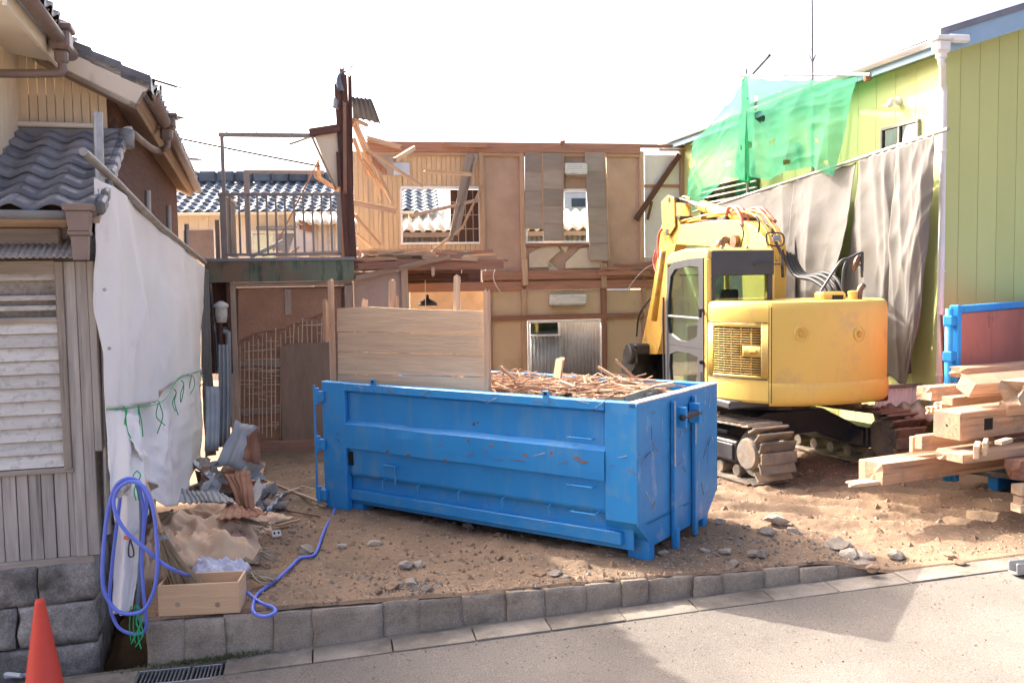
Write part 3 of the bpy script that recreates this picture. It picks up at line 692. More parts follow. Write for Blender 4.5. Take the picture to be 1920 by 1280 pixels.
MB(FP.T).bx((s0+.1, -3.0, zdk-.32), (s1-.3, -.9, zdk-.29)).build('ceiling_board', m_darkwood, demo)
# rubbish along the deck edge
for i in range(55):
    x = rnd.uniform(672, 935); y = rnd.uniform(468, 486)-abs(x-720)*-.015; L_ = rnd.uniform(20, 90); s_ = rnd.uniform(-.16, .12)
    FP.bar((x-L_/2, y-L_*s_/2), (min(x+L_/2, 950), y+L_*s_/2), rnd.uniform(.02, .07), rnd.uniform(.02, .09), rnd.uniform(-.7, .05), 'broken_lath', rnd.choice([m_wood, m_wood, m_woodl, m_redwood, m_soffit]), demo, j=.05)
for i in range(26):
    MB().rock(FP.hit(rnd.uniform(675, 880), 483, rnd.uniform(-.8, -.2)), (rnd.uniform(.1, .4), .3, rnd.uniform(.05, .15)), i, 2, 0, .5).build('plaster_lump', m_mud, demo)
for (p, q, w_, t_, d, mt) in [((668, 521), (838, 482), .08, .04, .08, m_wood), ((670, 500), (742, 496), .1, .05, .1, m_redwood), ((812, 505), (812, 512), .05, .03, .05, m_woodl)]:
    FP.bar(p, q, w_, t_, d, 'splintered_board', mt, demo, j=.06)
# tall dark corner post cluster
pc = [((633, 166), (652, 480), .1, .12, 0, m_darkwood), ((645, 150), (663, 478), .09, .1, .03, m_darkwood), ((656, 150), (661, 480), .06, .1, -.1, m_darkwood), ((641, 132), (657, 478), .07, .06, -.08, m_redwood), ((646, 198), (647, 355), .055, .04, .12, m_redwood), ((637, 280), (642, 480), .06, .05, -.1, m_redwood)]
for p, q, w_, t_, d, mt in pc: FP.bar(p, q, w_, t_, d, 'corner_post', mt, demo, j=.09)
def curl(u, v):
    c = pl_interp([FP.hit(640, 172, .06), FP.hit(637, 150, .06), FP.hit(640, 138, .05), FP.hit(648, 133, .03), FP.hit(657, 127, .02), FP.hit(662, 122, .0)], v)
    return c+FP.s*((u-.5)*.13*(1-v*.75))+V((0, 0, (u-.5)*.07*v))+FP.n*(.04*math.sin(u*3+v*4))
sheet('torn_flashing', curl, 8, 12, m_bentblue, demo, .006)
def flap(u, v):
    p = FP.hit(660, 182, -.1).lerp(FP.hit(697, 186, -.1), u).lerp(FP.hit(662, 222, -.5).lerp(FP.hit(714, 226, -.5), u), v)
    return p+V((0, 0, .010*math.sin(u*30)-.06*u*u*v))+FP.n*(.05*math.sin(v*3))
sheet('torn_metal_sheet', flap, 40, 8, m_bentblue, demo, .006)
sheet('torn_metal_sheet', lambda u, v: FP.hit(622+22*u, 182+20*v+10*u, .05)+FP.n*(.05*math.sin(u*5)), 8, 4, m_galv, demo, .006)
# hanging soffit box
MB().poly([FP.hit(*q, .02) for q in [(588, 252), (636, 246), (636, 352), (628, 354)]], -FP.n*.03).build('hanging_soffit', m_cream, demo)
FP.bar((580, 249), (638, 240), .12, .06, .06, 'hanging_fascia', m_darkwood, demo)
FP.bar((582, 250), (630, 356), .035, .05, .05, 'hanging_trim', m_soffit, demo)
FP.bar((634, 285), (637, 350), .06, .05, .06, 'hanging_trim', m_darkwood, demo)
# diagonal splintered studs by the post
for (p, q, w_) in [((663, 196), (676, 260), .05), ((662, 228), (705, 335), .07), ((668, 232), (735, 378), .05), ((690, 282), (790, 348), .05), ((664, 224), (688, 235), .05), ((680, 300), (732, 372), .045), ((740, 300), (776, 278), .07), ((664, 380), (740, 395), .09), ((797, 321), (882, 327), .06), ((666, 405), (712, 458), .05), ((670, 440), (695, 462), .05), ((592, 330), (632, 356), .06), ((596, 310), (600, 335), .09), ((664, 262), (690, 330), .06), ((700, 300), (722, 322), .08), ((676, 250), (712, 370), .04)]:
    FP.bar(p, q, w_, .05, rnd.uniform(-1.6, -.1), 'splintered_stud', rnd.choice([m_wood, m_redwood, m_woodl, m_wood]), demo, j=.05, d2=rnd.uniform(-2.2, -.3))
# studs leaning in the left window
for (p, q, w_, mt) in [((893, 290), (845, 450), .09, m_boardg), ((882, 292), (852, 440), .2, m_boardg), ((770, 405), (900, 374), .07, m_soffit), ((812, 470), (868, 425), .06, m_wood), ((868, 425), (905, 345), .05, m_wood)]:
    WP.bar(p, q, w_, .05, .2, 'leaning_stud', mt, demo)
WP.box(738, 305, 768, 328, .03, .035, 'notice', m_notice, demo)
WP.box(700, 285, 738, 328, .01, .03, 'patch_board', m_boardg, demo)
for (x) in (690, 714): wb(x, 330, x+3, 458, .0, .015, 'batten', m_soffit)
# lamp cord and pendant lamp
MB().tube([FP.hit(797, 505, -1.5), FP.hit(798, 578, -1.5)], .008, 6).build('lamp_cord', m_whitep, demo)
MB().lathe([(.02, .2), (.03, .12), (.16, .05), (.18, 0), (.16, -.01)], FP.hit(802, 572, -2.4), n=18).build('pendant_lamp', m_blk, demo, smooth=True)
# loose wires
for pts in ([(935, 488), (925, 520), (938, 548)], [(1250, 495), (1215, 500), (1185, 530), (1178, 545)], [(867, 500), (862, 540), (864, 580)]):
    MB().tube(spline([WP.hit(*q, .25) for q in pts], 6), .008, 5).build('loose_wire', m_whitep, demo)
# air conditioners
def aircon(x0, y0, x1, y1, lab, d=.06):
    a, z0, b, z1 = WP.rect(x0, y0, x1, y1, d); t = thing('air_conditioner', lab, 'air conditioner', WP.W((a+b)/2, d, z0))
    MB(WP.T).bx((a, -.01, z0+.03), (b, .2, z1), .03).build('casing', m_ac, t)
    MB(WP.T).bx((a+.02, .02, z0), (b-.02, .17, z0+.028), .01).build('outlet', m_greyp, t)
    for k in range(4): z = lerp(z0+.08, z1-.03, k/4); MB(WP.T).bx((a+.04, .199, z), (b-.04, .206, z+.012), .002).build('intake_slat', m_whitep, t)
aircon(1030, 552, 1098, 574, 'soot stained white air conditioner on the ground floor wall above the grey door')
aircon(1057, 307, 1099, 331, 'clean white air conditioner on the upper floor wall between hanging boards', .05)
# ---------------------------------------------------------------- mud wall panel with bamboo lath under the balcony
mw = thing('mud_wall', 'reddish mud wall with exposed bamboo lath beneath the balcony', 'wall', FP.W(0, 0, 0))
mwb = lambda *a, **k: FP.box(*a[:4], *a[4:6], a[6], a[7], mw, **k)
mwb(436, 538, 652, 850, -.2, -.1, 'clay_core', m_mudred)
MB().poly([FP.hit(*q, -.08) for q in [(447, 540), (640, 540), (640, 590), (604, 586), (580, 598), (560, 602), (520, 618), (480, 624), (447, 640)]], FP.n*.03).build('upper_plaster', m_mudred, mw)
MB().poly([FP.hit(*q, -.05) for q in [(527, 650), (545, 644), (610, 642), (640, 646), (640, 832), (530, 830), (527, 740)]], FP.n*.03).build('lower_plaster', m_mudgrey, mw)
mwb(430, 530, 446, 848, -.12, .04, 'post', m_soffit); mwb(428, 528, 434, 700, -.1, .05, 'corner_trim', m_darkwood)
mwb(428, 528, 660, 537, -.12, .03, 'rail', m_soffit); mwb(436, 826, 640, 848, -.15, .02, 'sill_beam', m_redwood)
mwb(648, 530, 664, 720, -.12, .03, 'post', m_soffit); mwb(534, 542, 546, 590, -.06, -.03, 'stud', m_soffit)
mwb(447, 675, 527, 686, -.09, -.05, 'nuki_rail', m_soffit); mwb(447, 765, 527, 776, -.09, -.05, 'nuki_rail', m_soffit)
x = 450.
while x < 610:
    yt = lerp(640, 588, (x-450)/155)+rnd.uniform(-4, 12); yb = rnd.uniform(800, 828) if x < 527 else rnd.uniform(640, 652)
    FP.bar((x, yt), (x+rnd.uniform(-2, 2), yb), .014, .01, -.045, 'bamboo_lath', m_woodl, mw); x += rnd.uniform(7.5, 9.5)
for i in range(70):
    y = rnd.uniform(595, 800); x = rnd.uniform(448, 525)
    if y < 645: x = rnd.uniform(448+max(0, (640-y)*2.6), 600)
    L_ = rnd.uniform(10, 42)
    if y > 645: L_ = min(L_, 528-x)
    if L_ < 6: continue
    FP.bar((x, y), (x+L_, y+rnd.uniform(-1.5, 1.5)), .011, .008, -.055, 'bamboo_lath', m_woodl, mw)
# ---------------------------------------------------------------- balcony
bal = thing('balcony', 'bronze aluminium balcony with railing on a mossy green fascia', 'balcony', FP.hit(520, 500))
bb_ = lambda *a, **k: FP.box(*a[:4], *a[4:6], a[6], a[7], bal, **k)
bb_(384, 488, 664, 528, .05, .12, 'fascia', m_fascia); bb_(380, 483, 666, 489, -.05, .14, 'fascia_cap', m_greyp)
a, z0, b, z1 = FP.rect(384, 490, 664, 526, .05)
MB(FP.T).bx((a, -1.7, z1-.06), (b, .04, z1-.01), .005).build('deck', m_mudgrey, bal)
MB(FP.T).bx((a, -1.7, z0), (a+.05, .04, z1-.07), .005).build('fascia', m_fascia, bal)
bb_(408, 361, 640, 367, .0, .06, 'top_rail', m_alum); bb_(420, 474, 642, 479, .01, .05, 'bottom_rail', m_alum)
bb_(413, 362, 425, 488, -.01, .05, 'post', m_alum); bb_(632, 366, 640, 478, -.01, .05, 'post', m_alum)
for i in range(12): x = 430+i*17.2; bb_(x, 367, x+4, 475, .02, .045, 'baluster', m_alum)
bb_(414, 255, 421, 362, -.0, .04, 'tall_post', m_alum); bb_(409, 249, 592, 257, -.01, .05, 'canopy_beam', m_alum)
for x in (424, 480, 545): bb_(x, 243, x+2, 250, .01, .02, 'bolt', m_alum)
FP.bar((542, 271), (582, 257), .03, .03, -.1, 'broken_rafter', m_alum, bal)
a = FP.sz(416, 362)[0]; zr = FP.sz(416, 364)[1]; zb_ = FP.sz(416, 476)[1]
for (z, h) in ((zr, .05), (zb_, .04)): MB(FP.T).bx((a-.02, -1.65, z-h/2), (a+.03, -.02, z+h/2)).build('side_rail', m_alum, bal)
for i in range(11): d = -.15-i*.14; MB(FP.T).bx((a-.008, d-.025, zb_+.02), (a+.014, d, zr-.02)).build('baluster', m_alum, bal)
bk2 = lambda x0, y0, x1, y1, nm: FP.box(x0, y0, x1, y1, -1.72, -1.66, nm, m_alum, bal)
bk2(459, 320, 469, 480, 'tall_post'); bk2(457, 319, 608, 325, 'canopy_beam'); bk2(404, 412, 412, 488, 'post')
for i in range(8): MB().bar(FP.hit(470+i*22, 480, -.3-rnd.random()), FP.hit(470+i*22+rnd.uniform(20, 60), 474+rnd.uniform(-12, 6), -.3-rnd.random()), .04, .03).build('loose_lath', rnd.choice([m_woodl, m_galv, m_wood]), bal)
FP.bar((470, 482), (532, 452), .06, .03, -.4, 'loose_lath', m_galv, bal)
FP.bar((520, 478), (640, 472), .05, .12, -.2, 'loose_board', m_wood, bal)
FP.bar((598, 300), (512, 470), .025, .025, -.5, 'loose_pipe', m_rust, bal)
# ---------------------------------------------------------------- services in the corner beside the mud wall
sv = thing('downpipe_cluster', 'grey downpipe and meter pipes in the corner left of the mud wall', 'pipe', gz(412, 855))
CP = Plane(at(410, 700, 13.9), DA)
MB().tube([CP.hit(392, 520), CP.hit(405, 640), CP.hit(408, 700)], .03, 8).build('pipe', m_steel, sv)
MB().tube(spline([CP.hit(418, 620), CP.hit(426, 624), CP.hit(428, 640), CP.hit(430, 800)], 4), .04, 8).build('pipe', m_greyp, sv, smooth=True)
MB().lathe([(.07, -.1), (.09, 0), (.09, .12), (.11, .13), (.11, .17), (.06, .2), (.03, .22)], CP.hit(415, 592), n=14).build('meter', m_ac, sv, smooth=True)
MB().tube([CP.hit(413, 600), CP.hit(414, 655)], .035, 8).build('pipe', m_darkwood, sv)
MB().tube([CP.hit(402, 612), CP.hit(425, 616)], .025, 8).build('pipe', m_steel, sv)
FP.box(386, 528, 428, 700, -.3, -.2, 'dark_board', m_darkwood, sv)  # plain dark brown board behind the pipes
# ================================================================ houses behind
QP = Plane(at(470, 420, 25), 6.)
nh = thing('tiled_house', 'low cream house with blue grey tiled roof behind the balcony', 'house', QP.W(0, 0, 0))
a, z0, b, z1 = QP.rect(296, 398, 776, 400, 0)
r0 = QP.sz(450, 398)[1]; zr = QP.sz(450, 345)[1]
dep = 2.6; zrr = r0+dep*.42
nroof = MB(QP.T).poly([(a, .5, r0-.05), (b, .5, r0-.05), (b, -dep, zrr-.05), (a, -dep, zrr-.05)], (0, 0, -.06)).build('roof', m_soffit, nh)
MB(QP.T).poly([(b-.1, .3, r0-.1), (b-.1, -dep, zrr-.1), (b-.1, -dep*2, r0-.1)], (-.1, 0, 0)).build('gable_wall', m_cream, nh)
met = tile_mesh(.285, .36, .035)
sl_ = math.hypot(dep+.5, zrr-r0); nr = 9
tile_roof(nroof, QP.W(a, .53, r0-.02), QP.s, (-QP.n*(dep+.5)+V((0, 0, zrr-r0))), 26, nr, met, .285, sl_/nr, m_tile_b)
for i in range(13):
    x = lerp(a, b, i/13); MB(QP.T).bx((x+.004, -dep-.15, zrr-.05), (lerp(a, b, (i+1)/13)-.004, -dep+.17, zrr+.30), .05).build('ridge_tile', m_tile_b, nroof)
half_gutter('gutter_trough', QP.W(a, .62, r0-.05), QP.W(b, .62, r0-.05), .07, m_creamt, nh)
for i in range(26):
    x = lerp(a, b, i/26); MB(QP.T).bx((x+.004, -.05, .0), (lerp(a, b, (i+1)/26)-.004, 0, r0-.06), .004).build('siding_board', m_creamt, nh)
def qb(x0, y0, x1, y1, d0, d1, nm, mt): return QP.box(x0, y0, x1, y1, d0, d1, nm, mt, nh)
qb(345, 432, 402, 486, .0, .06, 'shutter', m_brownp); qb(401, 430, 404, 486, .0, .08, 'shutter_frame', m_whitep)
qb(470, 432, 560, 490, .0, .05, 'window_frame', m_whitep); qb(474, 438, 514, 486, .04, .06, 'window_pane', m_glassd); qb(517, 438, 556, 486, .04, .07, 'window_pane', m_greyp)
qb(480, 424, 575, 430, 0, .3, 'window_hood', m_greyp)
# corrugated shed with wavy roof
SP = Plane(at(900, 440, 24.0), 6.)
sh = thing('corrugated_shed', 'grey corrugated shed with pale wavy roof seen through the window openings', 'shed', SP.W(0, 0, 0))
a, z0, b, z1 = SP.rect(700, 430, 1140, 432, 0)
corrug('wall_sheet', SP.W(a, 0, -.5), SP.W(b, 0, -.5), SP.W(a, 0, z1), SP.W(b, 0, z1), .13, .03, m_zinc, sh)
corrug('roof_sheet', SP.W(a, .35, z1-.02), SP.W(b, .35, z1-.02), SP.W(a, -2.2, z1+.62), SP.W(b, -2.2, z1+.62), .26, .05, m_creamt, sh, th=.02)
MB(SP.T).bx((a, .3, z1-.2), (b, .36, z1-.08)).build('eave_board', m_brownp, sh)
# pale stack seen between balcony rails
TP = Plane(at(600, 450, 17.6), 10.)
lean = thing('corrugated_lean_to', 'cream corrugated lean-to with rusty flashing behind the balcony rail', 'shed', TP.W(0, 0, 0))
a, z0, b, z1 = TP.rect(585, 420, 640, 480, 0)
corrug('wall_sheet', TP.W(a, 0, 1.5), TP.W(b+.3, 0, 1.5), TP.W(a, 0, z1), TP.W(b+.3, 0, z1), .1, .02, m_creamt, lean)
corrug('roof_sheet', TP.W(a-.3, .2, z1), TP.W(b+.3, .2, z1), TP.W(a-.3, -.8, z1+.25), TP.W(b+.3, -.8, z1+.25), .15, .03, m_creamt, lean, th=.01)
MB().poly([TP.hit(*q, .1) for q in [(540, 478), (560, 415), (572, 415), (586, 440), (586, 478)]], -TP.n*.3).build('side_board', m_white, lean)
MB().poly([TP.hit(*q, .14) for q in [(560, 412), (586, 420), (586, 436), (562, 430)]], -TP.n*.03).build('flashing', m_rust, lean)
# pale blue building far behind
XP = Plane(at(1090, 400, 42), 5.)
bb2 = thing('blue_building', 'pale blue clad building seen far off through the right window opening', 'building', XP.W(0, 0, 0))
a, z0, b, z1 = XP.rect(1058, 330, 1180, 420, 0)
for i in range(7): z = 1+i*.9; MB(XP.T).bx((a, -5, z), (b, 0, z+.885), .01).build('cladding_panel', m_paleblue, bb2)
XP.box(1072, 372, 1098, 388, 0, .05, 'window_pane', m_glassd, bb2)
# small tree
def tree(name, lab, base, h, rx, mat, n=900):
    t = thing(name, lab, 'tree', base); base = V(base)
    m = MB(); m.tube([base, base+V((.05, 0, h*.5)), base+V((0, .1, h*.85))], .1, 7, rr=[.12, .08, .03])
    for i in range(6):
        a = i*1.05; p = base+V((0, 0, h*(.45+.06*i))); m.tube([p, p+V((math.cos(a)*rx*.7, math.sin(a)*rx*.7, h*.18))], .03, 5, rr=[.035, .01])
    m.build('trunk', m_bark, t)
    m = MB()
    cl = [base+V((rnd.uniform(-rx, rx)*.7, rnd.uniform(-rx, rx)*.7, h*rnd.uniform(.5, 1))) for i in range(14)]
    for i in range(n):
        c = rnd.choice(cl)+V((rnd.gauss(0, rx*.2), rnd.gauss(0, rx*.2), rnd.gauss(0, rx*.2))); s_ = rnd.uniform(.05, .1)
        u = V((rnd.gauss(0, 1), rnd.gauss(0, 1), rnd.gauss(0, 1))).normalized(); v_ = u.orthogonal().normalized()
        m.add([c-u*s_, c+v_*s_*.45, c+u*s_, c-v_*s_*.45], [[0, 1, 2, 3]])
    m.build('crown', mat, t)
p = at(1068, 440, 30); tree('garden_tree', 'small leafy garden tree seen through the right window opening', (p.x, p.y, 0), at(1066, 388, 30).z, .9, m_leaf)
# antennas and wires on the left
def antenna(px, py0, py1, Y, lab, wdt, tilt=.3):
    t = thing('tv_antenna', lab, 'antenna', at(px, py1, Y)); m = MB(); m.tube([at(px, py0, Y), at(px, py1, Y)], .0016*Y, 6); m.build('mast', m_steel, t)
    a = at(px-wdt*.45, py0-wdt*tilt*.45-6, Y); b = at(px+wdt*.6, py0+wdt*tilt*.6-6, Y); MB().tube([a, b], .0014*Y, 6).build('boom', m_steel, t)
    for k in range(7):
        c = a.lerp(b, k/6); e = V((.35, .9, 0)).normalized()*(.3-.02*k); MB().tube([c-e, c+e], .0008*Y, 5).build('element', m_steel, t)
antenna(301, 160, 205, 15, 'television antenna standing above the left house eave', 48)
antenna(318, 228, 262, 24, 'small low antenna just right of the left house eave', 30, -.15)
antenna(351, 304, 322, 30, 'distant antenna above the blue grey tiled roof', 34, .05)
def wire(pts, r, lab):
    MB().tube(spline(pts, 10), r, 5).build('overhead_wire', m_rub, label=lab, cat='wire')
wire([at(318, 256, 24), at(450, 283, 24), at(600, 312, 25)], .024, 'dark overhead cable sagging behind the balcony frame')
# ================================================================ lime green house on the right
GA_ = 13.; GC = V((5.79, 12.6, 0)); GF = Plane(GC, GA_); GS = Plane(GC, GA_+90, -1)   # front, left side
gh = thing('green_house', 'lime green panelled two storey house with pale blue roof fascia', 'house', GC)
sl2 = .30
def ftop(s): return 5.56+sl2*s
MB(GF.T).poly([(.03, -.1, -.4), (6, -.1, -.4), (6, -.1, ftop(6)), (.03, -.1, ftop(0))], (0, -8.4, 0)).build('wall_core', m_green, gh)
s_ = 0.
for i in range(18):
    w_ = .30; a = s_+.0035; b = s_+w_-.0035; MB(GF.T).poly([(a, 0, -.4), (b, 0, -.4), (b, 0, ftop(b)), (a, 0, ftop(a))], (0, -.06, 0)).build('siding_panel', m_green, gh); s_ += w_
s_ = .065
for i in range(19):
    w_ = .455; MB(GS.T).bx((s_+.0035, -.06, -.4), (s_+w_-.0035, .0, 5.5), .003).build('siding_panel', m_green, gh); s_ += w_
MB(GF.T).bx((-.012, -.07, -.4), (.055, .01, 5.55), .006).build('corner_trim', m_green, gh)
# eaves
def F3(s, d, z): return (s, d, z)
MB(GF.T).poly([(-.27, .35, 5.46-.06), (6.5, .35, ftop(6.5)+.0), (6.5, .35, ftop(6.5)+.25), (-.27, .35, 5.46+.19)], (0, -.04, 0)).build('gable_fascia', m_bluef, gh)
MB(GF.T).poly([(-.31, .38, 5.64), (6.5, .38, ftop(6.5)+.245), (6.5, .38, ftop(6.5)+.33), (-.31, .38, 5.72)], (0, -9.3, 0)).build('roof', m_roofg, gh)
MB(GF.T).poly([(-.235, .31, 5.47), (6.5, .31, ftop(6.5)+.02), (6.5, .31, ftop(6.5)+.06), (-.235, .31, 5.51)], (0, -9.1, 0)).build('soffit', m_bluef, gh)
MB(GF.T).bx((-.27, -9.0, 5.44), (-.237, .30, 5.64), .004).build('eave_fascia', m_bluef, gh)
half_gutter('gutter_trough', GF.W(-.34, -9, 5.62), GF.W(-.34, .3, 5.59), .065, m_whitep, gh)
c = GF.W(-.33, .42, 5.50); mb = MB(); T3 = GF.T.to_3x3()
mb.obox(c+V((0, 0, .08)), (.26, .2, .06), T3, .015); mb.obox(c+V((0, 0, -.02)), (.2, .16, .16), T3, .03); mb.obox(c+V((0, 0, -.13)), (.12, .11, .1), T3, .03); mb.obox(c+GF.s*.25+V((0, 0, .09)), (.3, .1, .1), T3, .02)
mb.build('leader_head', m_whitep, gh)
MB().tube([c+V((0, 0, -.14)), c+V((0, 0, -.22)), c+V((.02, -.0, -.25)), GF.W(-.07, .12, 5.08), GF.W(-.03, .085, 5.04), GF.W(-.02, .08, 4.98), GF.W(-.02, .08, 2), GF.W(-.02, .08, -.3)], .042, 12).build('downpipe', m_whitep, gh, smooth=True)
for z in (4.2, 2.6, 1.2): MB().tube([GF.W(-.02, .08, z), GF.W(-.02, .08, z+.03)], .052, 10).build('pipe_clip', m_whitep, gh)
# side window (behind the sheet) and vents, camera
a, z0, b, z1 = GS.rect(1722, 232, 1652, 330, .03)
for (lo, hi) in (((a, .0, z1-.04), (b, .05, z1)), ((a, 0, z0), (a+.04, .05, z1-.042)), ((b-.04, 0, z0), (b, .05, z1-.042)), (((a+b)/2-.02, 0, z0), ((a+b)/2+.02, .05, z1-.042))):
    MB(GS.T).bx(lo, hi).build('window_frame', m_alum, gh)
MB(GS.T).bx((a+.04, .005, z0), (b-.04, .02, z1-.04), 0).build('window_pane', m_glassd, gh)
for px in (1428, 1443):
    c = GS.hit(px, 225, .05); MB().lathe([(.1, -.06), (.11, 0), (.1, .05), (.05, .07)], c, GS.n, 14).build('vent_cap', m_greyp, gh, smooth=True)
a2, q0, b2, q1 = GS.rect(1500, 262, 1480, 300, 0)
MB(GS.T).bx((a2, 0, q0), (b2+.3, .12, q0+.28), .01).build('window_hood', m_soffit, gh)
a2, q0, b2, q1 = GS.rect(1410, 340, 1340, 390, 0)
MB(GS.T).bx((a2-.3, 0, q0-.3), (b2+.6, .05, q1), .01).build('window_pane', m_glassd, gh)
for i in range(7): z = lerp(q0-.3, q1, i/7); MB(GS.T).bx((a2-.3, .05, z), (b2+.6, .09, z+.03), .004).build('grille_bar', m_creamt, gh)
cm = thing('security_camera', 'small white dome camera high on the green side wall', 'camera', GS.hit(1690, 192, .05))
c = GS.hit(1686, 190, .0); MB().lathe([(.06, 0), (.06, .03), (.035, .05), (.035, .1)], c, GS.n, 14).build('mount', m_whitep, cm)
MB().lathe([(.03, -.09), (.05, -.07), (.055, .05), (.045, .08)], c+GS.n*.13+V((0, 0, -.02)), (GS.n*.6+GF.n*.5+V((0, 0, -.45))), 14).build('housing', m_whitep, cm, smooth=True)
MB(GF.T).bx((1.42, 0, 3.85), (2.2, .05, 4.8), .01).build('window_frame', m_greyp, gh)
# ---------------------------------------------------------------- scaffold pipes, grey sheet, green net
pA = at(1778, 242, 12.0); LP_s = GS.s
def along(px, py, d):   # point on the scaffold line, d metres off the side wall
    return GS.hit(px, py, d)
near = along(1778, 242, .42); far = along(1300, 398, .42)
MB().tube([near, along(1560, 314, .42), far], .026, 10).build('scaffold_pipe', m_pipe, label='long galvanised pipe carrying the grey sheets beside the green wall', cat='pipe')
tp0 = along(1632, 140, .5); tp1 = along(1350, 143, .5)
MB().tube([tp0, along(1520, 140, .5), tp1], .025, 10).build('scaffold_pipe', m_pipe, label='upper bamboo coloured pipe from which the green net hangs', cat='pipe')
MB().lathe([(.045, -.06), (.05, 0), (.045, .06)], along(1626, 144, .48), (0, 0, 1), 10).build('pipe_clamp', m_rust, label='rusty clamp on the near end of the net pipe', cat='clamp')
MB().tube([along(1399, 130, .36), along(1402, 410, .30), GS.W(GS.sz(1402, 410, .3)[0], .25, -.1)], .025, 8).build('scaffold_pipe', m_pipe, label='upright scaffold pipe behind the dark fold of the green net', cat='pipe')
MB().tube([along(1522, 148, .40), along(1524, 330, .3), GS.W(GS.sz(1524, 330, .3)[0], .25, -.1)], .03, 8).build('scaffold_pipe', m_pipe, label='upright scaffold pipe behind the middle of the green net', cat='pipe')
MB().tube([along(1412, 138, .6), along(1443, 104, .9)], .022, 8).build('scaffold_pipe', m_steel, label='short dark pipe sticking up at a slant above the net', cat='pipe')
mast = thing('mast_antenna', 'tall thin aerial mast rising out of the frame above the green net', 'antenna', along(1523, 148, .55))
MB().tube([along(1524, 150, .55), along(1522, -60, .55)], .012, 6).build('mast', m_steel, mast)
MB().tube(spline([along(1523, 100, .55), along(1516, 60, .55), along(1518, -40, .55)], 5), .005, 5).build('feed_wire', m_steel, mast)
for dx in (-5, 6): MB().tube([along(1523, 118, .55), along(1523+dx, 104, .55)], .01, 5).build('bracket', m_steel, mast)
wire([at(1700, -20, 26), at(1740, 40, 22), at(1770, 62, 18)], .006, 'pale thin wire running down to the green house roof')
def cloth(name, tops, bots, nu, nv, mat, nrm, amp, freq, seed, parent=None, th=.004, drop=None, pinch=0., crum=.012, sag=.12, hooks=5, **kw):
    nrm = V(nrm)
    def fn(u, v):
        p = pl_interp(tops, u).lerp(pl_interp(bots, u), v); uu = u+.05*noise.noise(V((u*2, v*1.6, seed+3)))+.10*v*noise.noise(V((u*1.3, seed, 7)))
        f = 1-2*abs(noise.noise(V((uu*freq, v*.35+seed, seed*1.7))))*1.3                       # long hanging folds
        f += .55*(1-2*abs(noise.noise(V((uu*freq*1.9+v*1.2, v*.9, seed+5)))))-.6
        c_ = crum*((1-2.2*abs(noise.noise(V((u*freq*1.1+v*2, v*4.5-u*2, seed+9)))))+.5*(1-2.2*abs(noise.noise(V((u*freq*2.6-v*3, v*9, seed+19))))))
        k = amp*(.3+.7*min(1, v*2.0)) if pinch >= 0 else amp
        return p+nrm*(f*k*.6+c_)+V((0, 0, sag*amp*(-abs(math.sin(u*PI*hooks)))*(1-v)))
    o = sheet(name, fn, nu, nv, mat, parent, th, drop=drop, **kw); return o
def A(lst, d): return [along(x, y, d) for x, y in lst]
# three hung lengths of grey sheet with gaps between
cloth('grey_sheet', A([(1756, 251), (1728, 260), (1706, 267), (1684, 274)], .42), A([(1735, 560), (1722, 640), (1700, 725), (1670, 700)], .25), 70, 80, m_tarpg, GS.n, .18, 1.3, 2.2, crum=.018, label='crumpled grey sheet hanging nearest the white downpipe', cat='sheet', group='grey protective sheets')
cloth('grey_sheet', A([(1684, 275), (1662, 282), (1640, 289), (1612, 298)], .42), A([(1700, 700), (1672, 705), (1640, 690), (1560, 670)], .2), 90, 80, m_tarpg, GS.n, .22, 1.6, 6.1, crum=.014, label='middle grey sheet gathered in deep folds on the pipe', cat='sheet', group='grey protective sheets')
cloth('grey_sheet', A([(1606, 303), (1560, 317), (1515, 330), (1490, 339)], .4), A([(1562, 640), (1530, 640), (1490, 640), (1470, 640)], .3), 90, 80, m_tarpg, GS.n, .18, 1.5, 9.4, crum=.014, label='grey sheet draped behind the excavator hoses', cat='sheet', group='grey protective sheets')
cloth('grey_sheet', A([(1488, 340), (1450, 352), (1400, 366), (1330, 388)], .4), A([(1500, 600), (1460, 610), (1390, 620), (1330, 640)], .3), 80, 60, m_tarpg, GS.n, .18, 1.8, 13.7, crum=.014, label='farthest grey sheet behind the excavator boom', cat='sheet', group='grey protective sheets')
net = thing('debris_net', 'torn translucent green debris net hung from pipes beside the green house', 'net', along(1450, 300, .5))
def ndrop(u, v): return noise.noise(V((u*7, v*9, 3.3))) > .52 or (abs(u-.86) < .012 and .18 < v < .33)
cloth('net_sheet', A([(1612, 143), (1560, 150), (1500, 150), (1440, 150), (1398, 142)], .5), A([(1560, 330), (1520, 312), (1475, 322), (1440, 338), (1400, 328)], .55), 110, 80, m_net, GS.n, .14, 3, 4.4, net, .0, drop=ndrop)
cloth('net_sheet', A([(1398, 142), (1370, 190), (1330, 235), (1300, 265)], .5), A([(1402, 340), (1365, 330), (1320, 375), (1286, 410)], .6), 60, 70, m_net, GS.n, .14, 2.4, 8.4, net, .0, drop=lambda u, v: noise.noise(V((u*5, v*6, 8.3))) > .5)
cloth('net_fold', A([(1393, 150), (1397, 148), (1401, 150)], .42), A([(1384, 325), (1398, 345), (1412, 332)], .36), 16, 50, m_netd, GS.n, .12, 4, 1.4, net, .0)
MB().tube(spline(A([(1398, 142), (1370, 186), (1335, 232), (1296, 272)], .5), 6), .008, 5).build('edge_rope', m_str, net)
